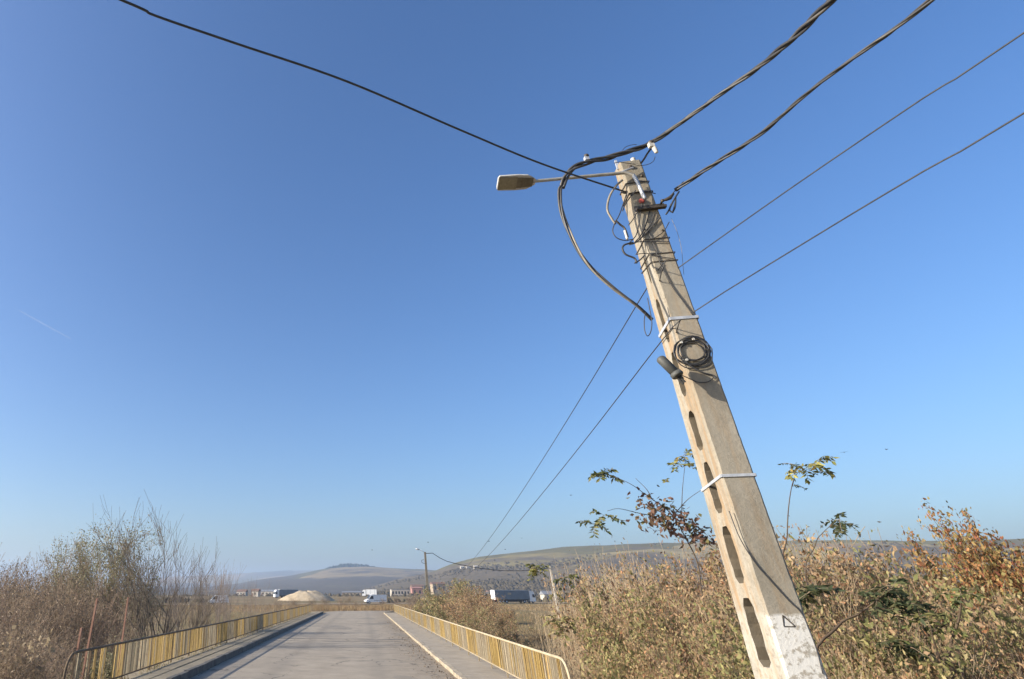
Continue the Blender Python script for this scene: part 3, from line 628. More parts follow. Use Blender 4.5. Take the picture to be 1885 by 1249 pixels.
# ------------------------------------------------------------------ bridge railings
def railing(label, x, y0, y1, toprail, lower, post, first_grey, start_col, gaps=()):
    root = empty('bridge_railing', (x, y0, .15)); tag(root, label, 'railing')
    zt_ = 1.17 - .15
    corner = [(0, -.55, -.1), (0, -.5, .45), (0, -.42, .78), (0, -.22, .97), (0, .05, zt_), (0, .6, zt_), (0, y1 - y0, zt_)]
    sp = spline(corner[:6], 6) + [Vector(corner[6])]
    MB().tube(sp, .032, 8).build('top_rail', M[toprail], root, True)
    MB().box(-.025, .025, 0, y1 - y0, .115, .155).build('bottom_rail', M[lower], root)
    seg = 2.65; ends = [first_grey + seg * k for k in range(int((y1 - y0) / seg) + 1)]
    pm = MB().box(-.025, .025, -.02, .02, -.06, zt_).mesh('post', M[post])
    for e in [.0] + [e for e in ends if e < y1 - y0]:
        p = link('post', pm, root); p.location = (0, e, 0)
    bars = {c: MB().box(-.016, .016, -.011, .011, .15, zt_).mesh('bar', M[c]) for c in ('yellow', 'pale')}
    far = {'yellow': MB(), 'pale': MB()}; n = 0; y = .06; 
    while y < y1 - y0:
        k = int((y - first_grey) // seg) if y >= first_grey else -1
        c = ('yellow', 'pale')[(k + start_col) % 2]
        if RNG.random() < .12: c = 'pale' if c == 'yellow' else 'yellow'
        skip = any(a < y < b for a, b in gaps)
        if not skip:
            if n < 300:
                o = link('bar', bars[c], root); o.location = (random.uniform(-.004, .004), y, 0); o.rotation_euler = (random.gauss(0, .009), random.gauss(0, .009), random.gauss(0, .2))
            else: far[c].box(-.016, .016, y - .011, y + .011, .15, zt_)
            n += 1
        y += .112 + random.uniform(-.006, .006)
    for c in far:
        if far[c].v: tag(far[c].build('far_bars', M[c], root), kind='stuff')
    return root
railing('yellow and pale barred railing with a bright cream top rail beside the grassy slope', 4.5, 16.85, 100, 'cream', 'pale', 'pale', 1.15, 0)
railing('yellow and pale barred railing with a top rail coloured dark for its shaded side beside the bare thicket', -7.4, 17.25, 97, 'shadedrail', 'shadedrail', 'shadedrail', 1.0, 0, gaps=((.5, .75), (.95, 1.25), (1.45, 1.7), (2.1, 2.75)))
for (u0, v0, u1, v1, Yd, lab) in ((150, 1155, 142, 1199, 17.6, 'short rusty steel post behind the curved railing end'), (179, 1101, 160, 1200, 18.7, 'tall leaning rusty steel post beside the short one'), (236, 1099, 224, 1186, 22.4, 'tall upright rusty steel post behind the dark railing')):
    a, b_ = pix(u0, v0, Yd), pix(u1, v1, Yd); dv = (b_ - a); a2 = a + dv * ((a.z + 1.3) / (a.z - b_.z)); o = MB()
    wv = .028; a, a2 = a, a2; o.add([(s1 * wv, s2 * wv, 0) for s1, s2 in ((-1, -1), (1, -1), (1, 1), (-1, 1))] + [(a.x - a2.x + s1 * wv * .9, a.y - a2.y + s2 * wv * .9, a.z - a2.z) for s1, s2 in ((-1, -1), (1, -1), (1, 1), (-1, 1))], [(3, 2, 1, 0), (4, 5, 6, 7), (0, 1, 5, 4), (1, 2, 6, 5), (2, 3, 7, 6), (3, 0, 4, 7)])
    ob = o.build('steel_post', M['rust']); ob.location = a2; tag(ob, lab, 'post', 'rusty posts behind the railing')

# ------------------------------------------------------------------ distant poles
fp = empty('utility_pole', (8.95, 95, -1.4)); tag(fp, 'distant grey utility pole with a lamp beyond the railing', 'utility pole')
def far_shaft(h, w0, w1, mat, parent, lean=(0, 0)):
    b = MB(); z0 = -.3
    for k in range(1): b.add([(s1 * w0, s2 * w0 * 1.2, z0) for s1, s2 in ((-1, -1), (1, -1), (1, 1), (-1, 1))] + [(lean[0] + s1 * w1, lean[1] + s2 * w1 * 1.2, h) for s1, s2 in ((-1, -1), (1, -1), (1, 1), (-1, 1))], [(3, 2, 1, 0), (4, 5, 6, 7), (0, 1, 5, 4), (1, 2, 6, 5), (2, 3, 7, 6), (3, 0, 4, 7)])
    return b.build('shaft', mat, parent)
M['farpole'] = flat('far_pole_concrete', (.19, .165, .125), (.13, .115, .09), 2, .95); M['palepole'] = flat('pale_pole_concrete', (.46, .42, .35), (.36, .32, .26), 2, .95)
far_shaft(9.3, .2, .13, M['farpole'], fp, (.25, 0))
MB().tube([(.25, -.1, 9.2), (-.1, -.15, 9.42), (-.6, -.2, 9.62)], .035, 6).build('lamp_arm', M['galv'], fp, True)
MB().lathe((-.55, -.2, 9.6), (-1, 0, .3), [(.05, 0), (.1, .1), (.11, .4), (.05, .5)], 8).build('lamp_head', M['galv'], fp, True)
MB().tube(spline([(.0, -.2, 8.3), (-.35, -.2, 8.2), (-.3, -.2, 7.9), (.05, -.2, 7.8)], 5), .03, 5).build('wire_loop', M['wire'], fp, True)
wp = empty('utility_pole', (30.3, 110, -1.0)); tag(wp, 'pale leaning utility pole standing in the field near the small white house', 'utility pole'); far_shaft(7.5, .17, .11, M['palepole'], wp, (-.1, 0))
MB().box(-.5, .4, -.06, .06, 7.2, 7.32).build('crossarm', M['palepole'], wp)
a, e = Vector((9.25, 94.8, 7.5)), Vector((30.2, 110, 6.3)); path = []
for i in range(21):
    t = i / 20; p = a.lerp(e, t); p.z -= 1.1 * 4 * t * (1 - t) - .55 * math.exp(-((t - .05) / .05) ** 2); path.append(p)
single('slack_cable', path, .045, M['wire'], 'slack dark cable drooping between the two distant poles', 5)

# ------------------------------------------------------------------ vehicles (local +x is forward)
def wheels(root, xs, y, r, wd=.28):
    for x in xs:
        for s_ in (-1, 1):
            wh = MB().lathe((0, -wd / 2, 0), (0, 1, 0), [(r * .6, 0), (r, .03), (r, wd - .03), (r * .6, wd)], 16).build('wheel', M['black'], root, True); wh.location = (x, s_ * y, r)
            MB().lathe((0, s_ * (wd / 2 + .004), 0), (0, s_, 0), [(r * .55, -.02), (r * .5, .01), (r * .15, .03)], 10).build('rim', M['galv'], wh, True)
def van(label, loc, heading, L=7.0, hgt=2.65, group=None):
    o = empty('van', loc, heading); tag(o, label, 'van', group); hw = 1.0
    prof = [(-L / 2, .45), (L / 2 - .1, .42), (L / 2, .6), (L / 2 - .02, 1.0), (L / 2 - .85, 1.28), (L / 2 - 1.75, hgt - .18), (L / 2 - 2.3, hgt), (-L / 2 + .1, hgt), (-L / 2, hgt - .15)]
    MB().prism(prof, -hw, hw).build('body', M['white'], o)
    for s_ in (-1, 1):
        y = s_ * (hw + .004)
        MB().add([(x, y, z) for x, z in ((L / 2 - 1.05, 1.32), (L / 2 - 1.75, 2.2), (L / 2 - 2.55, 2.2), (L / 2 - 2.55, 1.32))], [(0, 1, 2, 3)]).build('side_window', M['glass'], o)
        MB().box(-L / 2 + .2, L / 2 - 2.7, min(y, y + s_ * .012), max(y, y + s_ * .012), .85, .98).build('side_trim', M['tarp'], o)
        MB().box(L / 2 - .14, L / 2 + .012, min(s_ * .6, s_ * .97), max(s_ * .6, s_ * .97), .8, 1.0).build('headlight', M['headl'], o)
        MB().box(-L / 2 - .012, -L / 2 + .05, min(s_ * .85, s_ * .98), max(s_ * .85, s_ * .98), 1.0, 1.5).build('tail_light', M['tail'], o)
        MB().box(L / 2 - 1.45, L / 2 - 1.3, min(s_ * 1.02, s_ * 1.2), max(s_ * 1.02, s_ * 1.2), 1.35, 1.65).build('mirror', M['black'], o)
    MB().add([(L / 2 - .9, -.88, 1.33), (L / 2 - .9, .88, 1.33), (L / 2 - 1.74, .82, hgt - .2), (L / 2 - 1.74, -.82, hgt - .2)], [(0, 1, 2, 3)]).build('windscreen', M['glass'], o).location = (.05, 0, .03)
    MB().box(L / 2 - .05, L / 2 + .03, -.95, .95, .42, .62).build('bumper', M['black'], o)
    wheels(o, (L / 2 - 1.1, -L / 2 + 1.5), .88, .36); return o
def truck(label, loc, heading, side, L=15.6, group=None):
    o = empty('truck', loc, heading); tag(o, label, 'truck', group); x1 = L / 2 - 2.6; x0 = -L / 2; hw = 1.25
    MB().box(x0 + .05, x1, -hw, hw, 1.15, 3.9).build('trailer_box', M[side], o)
    MB().box(x0, x0 + .05, -hw, hw, 1.1, 3.95).build('rear_door', M['white'], o)
    MB().box(x0 + .05, x1, -hw - .01, hw + .01, 3.9, 3.98).build('roof_edge', M['white'], o)
    for s_ in (-1, 1):
        for k in range(5): MB().box(x0 + 1.2 + k * 2.6, x0 + 1.28 + k * 2.6, min(s_ * hw, s_ * (hw + .03)), max(s_ * hw, s_ * (hw + .03)), 1.16, 3.88).build('side_post', M['tarp'], o)
        MB().box(x0 + 3.2, x1 - 3.5, min(s_ * 1.15, s_ * 1.2), max(s_ * 1.15, s_ * 1.2), .5, 1.05).build('side_guard', M['black'], o)
        MB().box(x0 - .02, x0 + .02, min(s_ * .9, s_ * 1.2), max(s_ * .9, s_ * 1.2), .85, 1.0).build('tail_light', M['tail'], o)
    MB().box(x0 + 5.0, x0 + 6.4, -hw - .014, -hw - .002, 2.6, 3.2).build('side_sign', M['kerb_r'], o)
    MB().box(x0 + .3, L / 2 - .3, -.5, .5, .75, 1.12).build('chassis', M['black'], o)
    prof = [(L / 2 - 2.3, .55), (L / 2, .45), (L / 2, 1.6), (L / 2 - .25, 3.0), (L / 2 - .8, 3.75), (L / 2 - 2.3, 3.8)]
    cab = MB().prism(prof, -1.22, 1.22).build('cab', M['white'], o)
    MB().add([(L / 2 + .01, -1.05, 1.7), (L / 2 + .01, 1.05, 1.7), (L / 2 - .2, 1.0, 2.85), (L / 2 - .2, -1.0, 2.85)], [(0, 1, 2, 3)]).build('windscreen', M['glass'], cab)
    for s_ in (-1, 1):
        MB().add([(x, s_ * 1.226, z) for x, z in ((L / 2 - .15, 1.75), (L / 2 - .4, 2.7), (L / 2 - 1.2, 2.7), (L / 2 - 1.2, 1.75))], [(0, 1, 2, 3)]).build('side_window', M['glass'], cab)
        MB().box(L / 2 - .03, L / 2 + .02, min(s_ * .7, s_ * 1.15), max(s_ * .7, s_ * 1.15), .7, .95).build('headlight', M['headl'], cab)
        MB().box(L / 2 - .1, L / 2 + .1, min(s_ * 1.3, s_ * 1.55), max(s_ * 1.3, s_ * 1.55), 2.0, 2.7).build('mirror', M['black'], cab)
    wheels(o, (L / 2 - 1.2, L / 2 - 4.6, x0 + 1.7, x0 + 3.0, x0 + 4.3), 1.05, .5, .32); return o
hang = math.atan2(hd.y, hd.x)
def on_road(u, off, z=-.2):               # point on the highway seen at photo column u
    r = ray(u, 1105); A_ = h0 + hn * off; s_ = (A_.x * r.y - A_.y * r.x) / (hd.y * r.x - hd.x * r.y); p = A_ + hd * s_; return (p.x, p.y, z)
van('white panel van with dark side window driving along the far road', on_road(691, 2.0), hang + math.pi, 7.2, 2.6)
truck('articulated truck with grey blue curtain sides and white rear door', on_road(946, -2.0), hang, 'tarp', 15.8)
van('white van half hidden behind bare twigs on the far road', on_road(402, 2.0), hang + math.pi, 6.0, 2.5)
def gp(u, Yd): p = pix(u, 1093.5, Yd); return (p.x, p.y, float(ground_z(p.x, p.y)))
truck('white fronted truck with a dark trailer beside the sand heap', gp(526, 350), R(-150), 'tarp', 13)
truck('white box truck parked beyond the panel van', gp(680, 420), R(178), 'white', 9)
for u, Yd, lab in ((1595, 75, 'white van glimpsed through leaves beside the pole'), (1780, 62, 'white van glimpsed under the orange tree'), (1868, 66, 'white van at the outer side of the orange tree')):
    x, y, z = gp(u, Yd); van(lab, (x, y, z - .1), R(-15), 5.2, 2.3, 'vans glimpsed through the right hand bushes')

# ------------------------------------------------------------------ far buildings
def house(label, loc, rz, L, W, hh, rh, wall, roof, nwin, group='buildings at the foot of the hill', name='house'):
    o = empty(name, loc, rz); tag(o, label, 'building', group)
    MB().box(-L / 2, L / 2, -W / 2, W / 2, -1, hh).build('wall', M[wall], o)
    e = .3
    if rh > 0: MB().add([(-L / 2 - e, -W / 2 - e, hh + .003), (L / 2 + e, -W / 2 - e, hh + .003), (L / 2 + e, W / 2 + e, hh + .003), (-L / 2 - e, W / 2 + e, hh + .003), (-L / 2 - e, 0, hh + rh), (L / 2 + e, 0, hh + rh)], [(0, 1, 5, 4), (2, 3, 4, 5), (0, 4, 3), (1, 2, 5), (3, 2, 1, 0)]).build('roof', M[roof], o)
    else: MB().box(-L / 2 - .15, L / 2 + .15, -W / 2 - .15, W / 2 + .15, hh + .003, hh + .25).build('roof', M[roof], o)
    for k in range(nwin):
        x = -L / 2 + (k + .5) * L / nwin
        wn = MB().box(x - .6, x + .6, -W / 2 - .03, -W / 2 - .003, hh * .35, hh * .75).build('window', M['glass'], o)
        MB().box(x - .7, x + .7, -W / 2 - .1, -W / 2 - .031, hh * .35 - .1, hh * .35 - .01).build('sill', M['wallw'], wn)
    MB().box(-L / 2 + .15, -L / 2 + 1.05, -W / 2 - .04, -W / 2 - .005, 0, 2.0).build('door', M['roofr'], o)
    return o
house('small white house with a grey roof near the pale pole', gp(1007, 300), .2, 4.5, 4, 2.8, 1.4, 'wallw', 'roofg', 1)
house('long pale roadside building with many windows', gp(742, 480), .1, 17, 7, 4.2, 0, 'wallw', 'roofg', 8)
house('red fronted shed at the end of the long pale building', gp(767, 470), .1, 7, 7, 5, 1, 'wallr', 'wallr', 2)
house('long low white shed behind the bushes', gp(886, 400), .1, 7.5, 4, 2.6, 0, 'wallw', 'wallw', 3)
house('beige house on the rise behind the distant pole', (lambda p: (p.x, p.y, 3.5))(pix(806, 1080, 520)), .2, 10, 7, 6, 1.5, 'wallb', 'roofr', 3)
house('beige cottage below the scrubby slope', (lambda p: (p.x, p.y, 4.0))(pix(768, 1080, 620)), .1, 11, 7, 5, 1.5, 'wallb', 'roofr', 3)
house('small pale house with a clay roof behind the bare shoots', gp(471, 420), -.2, 4.5, 4, 3.0, 1.4, 'wallw', 'roofr', 1)
house('wide low shed with a grey roof left of the white truck', gp(499, 520), -.1, 14, 8, 3.2, 1.3, 'wallw', 'roofg', 5)
house('pale cottage at the left foot of the hazy hill', gp(446, 560), -.2, 8, 6, 3.2, 1.8, 'wallw', 'roofr', 3)
house('grey roofed depot between the sand heap and the panel van', gp(650, 540), 0, 17, 7, 2.6, .9, 'wallb', 'roofg', 6)
for u, Yd, lab in ((850, 520, 'tiny pale house left of the long white shed'), (838, 600, 'tiny clay roofed house above the bushes'), (902, 640, 'tiny cream house behind the truck')): house(lab, gp(u, Yd), .3, 5, 5, 3.2, 1.5, 'wallw', 'roofr', 2)
for u, v, lab in ((851, 1047, 'upper white farmhouse on the hillside'), (862, 1047.5, 'middle white farmhouse on the hillside'), (876, 1046, 'lone white farmhouse to the right on the hillside')):
    r0 = ray(u, v); a_ = math.atan2(r0.x, r0.y); best = None
    for rd in range(700, 1480, 10):
        x, y = rd * math.sin(a_), rd * math.cos(a_); z = hill_z(hC, x, y)
        if z - H >= rd * r0.z / math.hypot(r0.x, r0.y): best = (x, y, z); break
    if best: house(lab, best, .2, 6, 5, 3, 1.5, 'wallw', 'wallw', 2)

# sand heap
px0 = gp(566, 300); n, m = 48, 20; V = []; Fq = []
for j in range(m + 1):
    t = j / m
    for i in range(n):
        a = 2 * math.pi * i / n; rad = (1 - t); wx = 11.6; wy = 8
        prof = (1 - rad ** 1.9); flat_ = min(prof, .86) if rad > .2 else .86 + .14 * (1 - rad / .2) * .3
        zz = 4.3 * flat_ * (1 + .05 * math.sin(3 * a + 4 * t)) + .12 * math.sin(9 * a + 7 * t) + .22 * float(wobble(math.cos(a) * rad * 9, math.sin(a) * rad * 9, 1.1, 3)) * min(1, 4 * rad)
        x = wx * rad * math.cos(a) * (1 + .06 * math.sin(2 * a + 1)); x = x - (1.6 if x < -7 else 0) * rad
        V.append((x, wy * rad * math.sin(a), max(zz, 0) - .1))
for j in range(m):
    for i in range(n): Fq.append((j * n + i, j * n + (i + 1) % n, (j + 1) * n + (i + 1) % n, (j + 1) * n + i))
so_ = link('sand_heap', np_mesh('sand_heap', V, Fq, M['sand'], smooth=True)); so_.location = px0; tag(so_, 'broad heap of pale sand standing in the far field', 'sand heap')

# ------------------------------------------------------------------ vegetation builders
def seg_mesh(name, segs, mat, sides=3):
    """segs: (p0, p1, r0, r1) rows -> thin open prisms"""
    S = np.array([[*a, *b, r, q_] for a, b, r, q_ in segs], float); p0, p1 = S[:, :3], S[:, 3:6]; d = p1 - p0; L = np.linalg.norm(d, axis=1, keepdims=True) + 1e-9; d = d / L
    ref = np.where(np.abs(d[:, 2:3]) < .9, np.array([[0, 0, 1.]]), np.array([[1., 0, 0]])); u = np.cross(d, ref); u /= np.linalg.norm(u, axis=1, keepdims=True) + 1e-9; v = np.cross(d, u)
    n = len(S); V = np.zeros((n, 2 * sides, 3))
    for k in range(sides):
        a = 2 * math.pi * k / sides; o = u * math.cos(a) + v * math.sin(a); V[:, k] = p0 + o * S[:, 6:7]; V[:, sides + k] = p1 + o * S[:, 7:8]
    base = (np.arange(n) * 2 * sides)[:, None]; Fs = np.concatenate([base + np.array([[k, (k + 1) % sides, sides + (k + 1) % sides, sides + k]]) for k in range(sides)], 0)
    return np_mesh(name, V.reshape(-1, 3), Fs, mat)
def leaf_mesh(name, P, size, cols, mat, aspect=.45, droop=.3, jit=.55, dirs=None):
    """diamond leaves at points P, colour picked from cols (list of (weight, rgb))"""
    P = np.asarray(P, float); n = len(P)
    d = RNG.normal(size=(n, 3)) if dirs is None else np.asarray(dirs, float) + RNG.normal(size=(n, 3)) * .35
    d[:, 2] -= droop; d /= np.linalg.norm(d, axis=1, keepdims=True); u = np.cross(d, RNG.normal(size=(n, 3))); u /= np.linalg.norm(u, axis=1, keepdims=True) + 1e-9; nn = np.cross(d, u)
    s = size * (1 + RNG.uniform(-jit, jit, (n, 1))); V = np.zeros((n, 4, 3))
    V[:, 0] = P; V[:, 1] = P + d * s * .45 + u * s * aspect * .5 + nn * s * .08; V[:, 2] = P + d * s; V[:, 3] = P + d * s * .45 - u * s * aspect * .5 + nn * s * .08
    wts = np.array([c[0] for c in cols], float); pick = RNG.choice(len(cols), n, p=wts / wts.sum()); C = np.array([c[1] for c in cols])[pick] * (1 + RNG.uniform(-.28, .28, (n, 1)))
    return np_mesh(name, V.reshape(-1, 3), np.arange(n * 4).reshape(n, 4), mat, np.repeat(np.clip(C, .01, .9), 4, 0))
def grow(segs, tips, p, d, L, r, depth, rs, spread=.5, up=.15, kids=3, nseg=4, shrink=.62, tipr=.0025):
    p = Vector(p); d = Vector(d).normalized(); step = L / nseg; marks = []
    for i in range(nseg):
        d = (d + Vector((rs.gauss(0, .13), rs.gauss(0, .13), rs.gauss(0, .08) + up * .3))).normalized(); q_ = p + d * step
        r1 = max(r * (1 - .65 * (i + 1) / nseg), tipr); r0 = max(r * (1 - .65 * i / nseg), tipr); segs.append((p, q_, r0, r1)); p = q_; marks.append((Vector(p), Vector(d), r1))
        if depth <= 1: tips.append((Vector(p), Vector(d)))
    if depth > 0:
        for k in range(kids):
            pp, dd, rr = marks[min(nseg - 1, max(0, int(rs.triangular(0, nseg, nseg * .75))))]
            nd = (dd + Vector((rs.gauss(0, spread), rs.gauss(0, spread), rs.gauss(up, spread * .6)))).normalized()
            grow(segs, tips, pp, nd, L * shrink * rs.uniform(.7, 1.2), rr * .8, depth - 1, rs, spread, up, kids, max(3, nseg - 1), shrink, tipr)
HT = {}
def plant(name, seed, stems, hgt, rad, r0, depth, kids, spread, up, mat, leaves=0, lsize=.05, cols=None, lean=.5, tipr=.0025, names=('stems', 'foliage'), perleaf=1, scatter=.05, aspect=.45, shrink=.62, baser=.15, clip=True):
    rs = random.Random(seed); segs, tips = [], []
    for k in range(stems):
        a = rs.uniform(0, 6.28); l = rs.uniform(0, lean); bx, by = rs.gauss(0, baser * rad), rs.gauss(0, baser * rad)
        grow(segs, tips, (bx, by, -.2), (math.cos(a) * l + bx * .2, math.sin(a) * l + by * .2, 1), hgt * rs.uniform(.55, .85), r0 * rs.uniform(.6, 1), depth, rs, spread, up, kids, 5, shrink, tipr)
    rr_ = sorted(math.hypot(t_[0].x, t_[0].y) for t_ in tips)[int(len(tips) * .97)]; zz_ = sorted(t_[0].z for t_ in tips)[int(len(tips) * .985)]
    okp = lambda p: math.hypot(p.x, p.y) < rr_ * rs.uniform(.9, 1.12) and p.z < zz_ * rs.uniform(.97, 1.1)
    if clip: segs = [g for g in segs if okp(g[1])]; tips = [g for g in tips if okp(g[0])]
    o = empty(name); link(names[0], seg_mesh(names[0], segs, M[mat]), o); HT[name + str(seed)] = zz_; o['height'] = zz_
    if leaves:
        idx_ = RNG.integers(0, len(tips), leaves); P = np.array([tips[i][0] for i in idx_]) + RNG.normal(size=(leaves, 3)) * scatter
        tag(link(names[1], leaf_mesh(names[1], P, lsize, cols, M['leaf'], aspect), o), kind='stuff')
    return o
used = set()
def put(proto, x, y, label, cat, s=1.0, rz=None, group=None, sz=None, z=None):
    o = proto if proto.name not in used else copy_tree(proto); used.add(proto.name)
    o.location = (x, y, float(ground_z(x, y)) if z is None else z); o.rotation_euler = (0, 0, random.uniform(0, 6.28) if rz is None else rz); o.scale = (s, s, sz or s)
    for k in ('label', 'category', 'group'):
        if k in o: del o[k]
    return tag(o, label, cat, group)
def put_top(proto, u, Yd, vtop, label, cat, wf=.6, group=None):   # stands at photo column u, distance Yd, reaching up to row vtop
    t_ = pix(u, vtop, Yd); g_ = float(ground_z(t_.x, t_.y)); k = (t_.z - g_) / proto['height']
    return put(proto, t_.x, t_.y, label, cat, k * wf, None, group, k)
def at_px(u, Yd): p = pix(u, 1093.5, Yd); return p.x, p.y

BROWN = [(4, (.38, .255, .145)), (3, (.47, .33, .19)), (2, (.30, .175, .10)), (1, (.30, .27, .11)), (1, (.50, .27, .14))]
MIXED = [(5, (.40, .275, .165)), (2, (.30, .275, .12)), (1, (.19, .195, .08)), (2, (.46, .345, .18)), (1, (.38, .19, .10))]
GREENY = [(3, (.31, .285, .12)), (2, (.20, .205, .08)), (2, (.43, .36, .18)), (2, (.40, .265, .15))]
ORANGE = [(4, (.40, .20, .085)), (3, (.42, .29, .115)), (2, (.34, .13, .075)), (3, (.30, .255, .10)), (2, (.22, .17, .085))]
OLIVE = [(4, (.27, .265, .14)), (3, (.33, .305, .19)), (2, (.29, .23, .14))]
DULL = [(3, (.26, .20, .14)), (2, (.32, .25, .175)), (1, (.20, .165, .11))]

# --- left thicket
bareA = plant('bare_tree', 11, 9, 6.4, 1.2, .075, 3, 4, .42, .24, 'bark', lean=.75, tipr=.007, names=('trunk', 'crown'), clip=False)
willow = plant('olive_tree', 12, 8, 4.6, 1.2, .08, 3, 4, .5, .15, 'twig', 17000, .09, OLIVE, .65, .007, ('trunk', 'crown'), scatter=.16)
bareB = plant('small_bare_tree', 13, 2, 4.2, .3, .07, 3, 4, .42, .22, 'twig', 500, .06, DULL, .25, .006, ('trunk', 'crown'), clip=False)
scrA = plant('brown_shrub', 14, 16, 2.6, 1.6, .022, 3, 3, .5, .12, 'twig', 2600, .065, DULL, .8, .005, scatter=.08)
scrB = plant('brown_shrub', 15, 16, 2.5, 1.6, .022, 3, 3, .5, .12, 'twigred', 2200, .065, DULL, .8, .004, scatter=.08)
scrG = plant('olive_shrub', 16, 14, 2.2, 1.4, .02, 3, 3, .5, .12, 'twig', 7000, .085, OLIVE, .8, .004, scatter=.09)
shoot = plant('shoot_thicket', 17, 13, 3.2, 2.2, .03, 2, 4, .36, .3, 'twiggrey', lean=.35, tipr=.006, baser=.4)
x, y = at_px(298, 36); put(bareA, x, y, 'tall bare many-stemmed tree behind the dark railed barrier', 'tree', 1.0, 1.1)
put_top(willow, 232, 46, 972, 'round olive-leaved tree beside the tall bare tree', 'tree', .95)
put_top(willow, 160, 52, 995, 'smaller olive-leaved tree between the bare saplings and the round one', 'tree', .95)
for u, Yd, vt, lab in ((55, 46, 1004, 'pale bare sapling at the outer edge of the thicket'), (100, 50, 1000, 'pale bare sapling next to the olive-leaved trees')):
    put_top(bareB, u, Yd, vt, lab, 'tree', .8)
x, y = at_px(345, 44); put(bareA, x, y, 'lower bare tree beside the tall many-stemmed one', 'tree', .72, 3.0)
for u, Yd, vt in ((388, 58, 1030), (425, 70, 1044), (455, 84, 1062), (355, 52, 1030), (318, 58, 1030)):
    put_top(shoot, u, Yd, vt, 'thicket of grey bare shoots behind the dark railing', 'shrub', .6, group='grey shoot thickets')
for n_, (u, Yd, vt) in enumerate(((-5, 48, 1040), (30, 44, 1046), (75, 46, 1042), (120, 44, 1040), (160, 42, 1052), (205, 44, 1060), (10, 32, 1075), (60, 31, 1078), (110, 32, 1080), (155, 33, 1085))):
    put_top((scrA, scrB)[n_ % 2], u, Yd, vt, ('dense brown' if n_ % 2 == 0 else 'reddish twiggy') + ' shrub ' + ('on the crest of the left thicket' if n_ < 6 else 'just below the crest of the left thicket'), 'shrub', .85, 'crest shrubs of the left thicket')
for u, Yd, s, k in ((20, 36, 1.75, 'A'), (80, 38, 1.7, 'B'), (130, 40, 1.75, 'A'), (180, 38, 1.5, 'B'), (-30, 28, 1.5, 'B'), (30, 26, 1.3, 'A'), (90, 27, 1.0, 'B'), (140, 28, 1.0, 'A'), (-20, 18, .95, 'A'), (25, 17, .85, 'B'), (70, 19, .85, 'A'), (110, 21, .8, 'B'), (-70, 22, 1.1, 'A'), (60, 60, 2.3, 'B'), (-10, 55, 2.4, 'A'), (130, 62, 2.2, 'B'), (220, 34, 1.0, 'A'), (260, 40, 1.0, 'B'), (310, 38, .9, 'A'), (350, 42, .8, 'B'), (395, 50, .8, 'A'), (5, 13.5, .7, 'A'), (60, 14.2, .66, 'B')):
    row = 'at the front of the thicket' if Yd < 23 else 'in the middle of the thicket' if Yd < 45 else 'at the back of the thicket'
    reg = 'beyond the dry seedhead plant' if u < 62 else 'beside the rusty posts' if u < 200 else 'under the tall bare tree'
    x, y = at_px(u, Yd); put(scrA if k == 'A' else scrB, x, y, f"{'dense brown' if k == 'A' else 'reddish twiggy'} shrub {row} {reg}", 'shrub', s, group='brown shrubs in the left thicket' if k == 'A' else 'reddish shrubs in the left thicket')
for u, Yd, s in ((215, 27, .95), (250, 30, 1.0), (285, 33, .95), (190, 26, .85), (325, 40, .9), (365, 47, .8)):
    x, y = at_px(u, Yd); put(scrG, x, y, 'olive green shrub growing behind the dark railing', 'shrub', s, group='olive shrubs behind the dark railing')
vine = plant('dry_seedhead_plant', 18, 6, 1.9, .5, .014, 2, 3, .5, .1, 'twig', 520, .11, [(3, (.40, .32, .20)), (2, (.30, .23, .14))], .4, .003, scatter=.09, aspect=.7)
x, y = at_px(52, 14.5); put(vine, x, y, 'dry plant with pale papery leaves in front of the left thicket', 'plant', .95)

# --- right thicket
shA = plant('autumn_shrub', 21, 18, 2.7, 1.7, .024, 3, 3, .5, .12, 'twig', 9500, .082, BROWN, .75, .004, scatter=.06)
shA2 = plant('autumn_shrub', 31, 20, 2.7, 1.9, .024, 3, 3, .45, .16, 'twigred', 7000, .075, BROWN, .7, .004, scatter=.06)
shB = plant('autumn_shrub', 22, 18, 2.5, 1.7, .024, 3, 3, .5, .12, 'twig', 9500, .085, MIXED, .8, .004, scatter=.06)
shB2 = plant('autumn_shrub', 32, 20, 2.5, 1.8, .024, 3, 3, .45, .15, 'twig', 7500, .09, MIXED, .75, .004, scatter=.06)
shC = plant('autumn_shrub', 23, 16, 2.3, 1.6, .022, 3, 3, .5, .10, 'twig', 8500, .095, GREENY, .8, .004, scatter=.06)
shA2b = plant('leafless_shrub', 41, 22, 2.6, 1.7, .02, 3, 3, .42, .18, 'straw', 2600, .06, BROWN, .7, .0045, scatter=.05)
shT = plant('dry_weed_clump', 24, 46, 2.0, 1.5, .008, 2, 3, .3, .35, 'straw', 2600, .045, DULL, .4, .0035, baser=.45)
orange = plant('orange_tree', 25, 8, 3.4, 1.0, .05, 3, 4, .42, .14, 'darkbark', 24000, .085, ORANGE, .5, .005, ('trunk', 'crown'), scatter=.075, aspect=.55)
labs = {'A': 'russet shrub', 'B': 'mottled brown-green shrub', 'C': 'yellow-green shrub'}
PR = {'A': (shA, shA2), 'B': (shB, shB2), 'C': (shC, shC)}
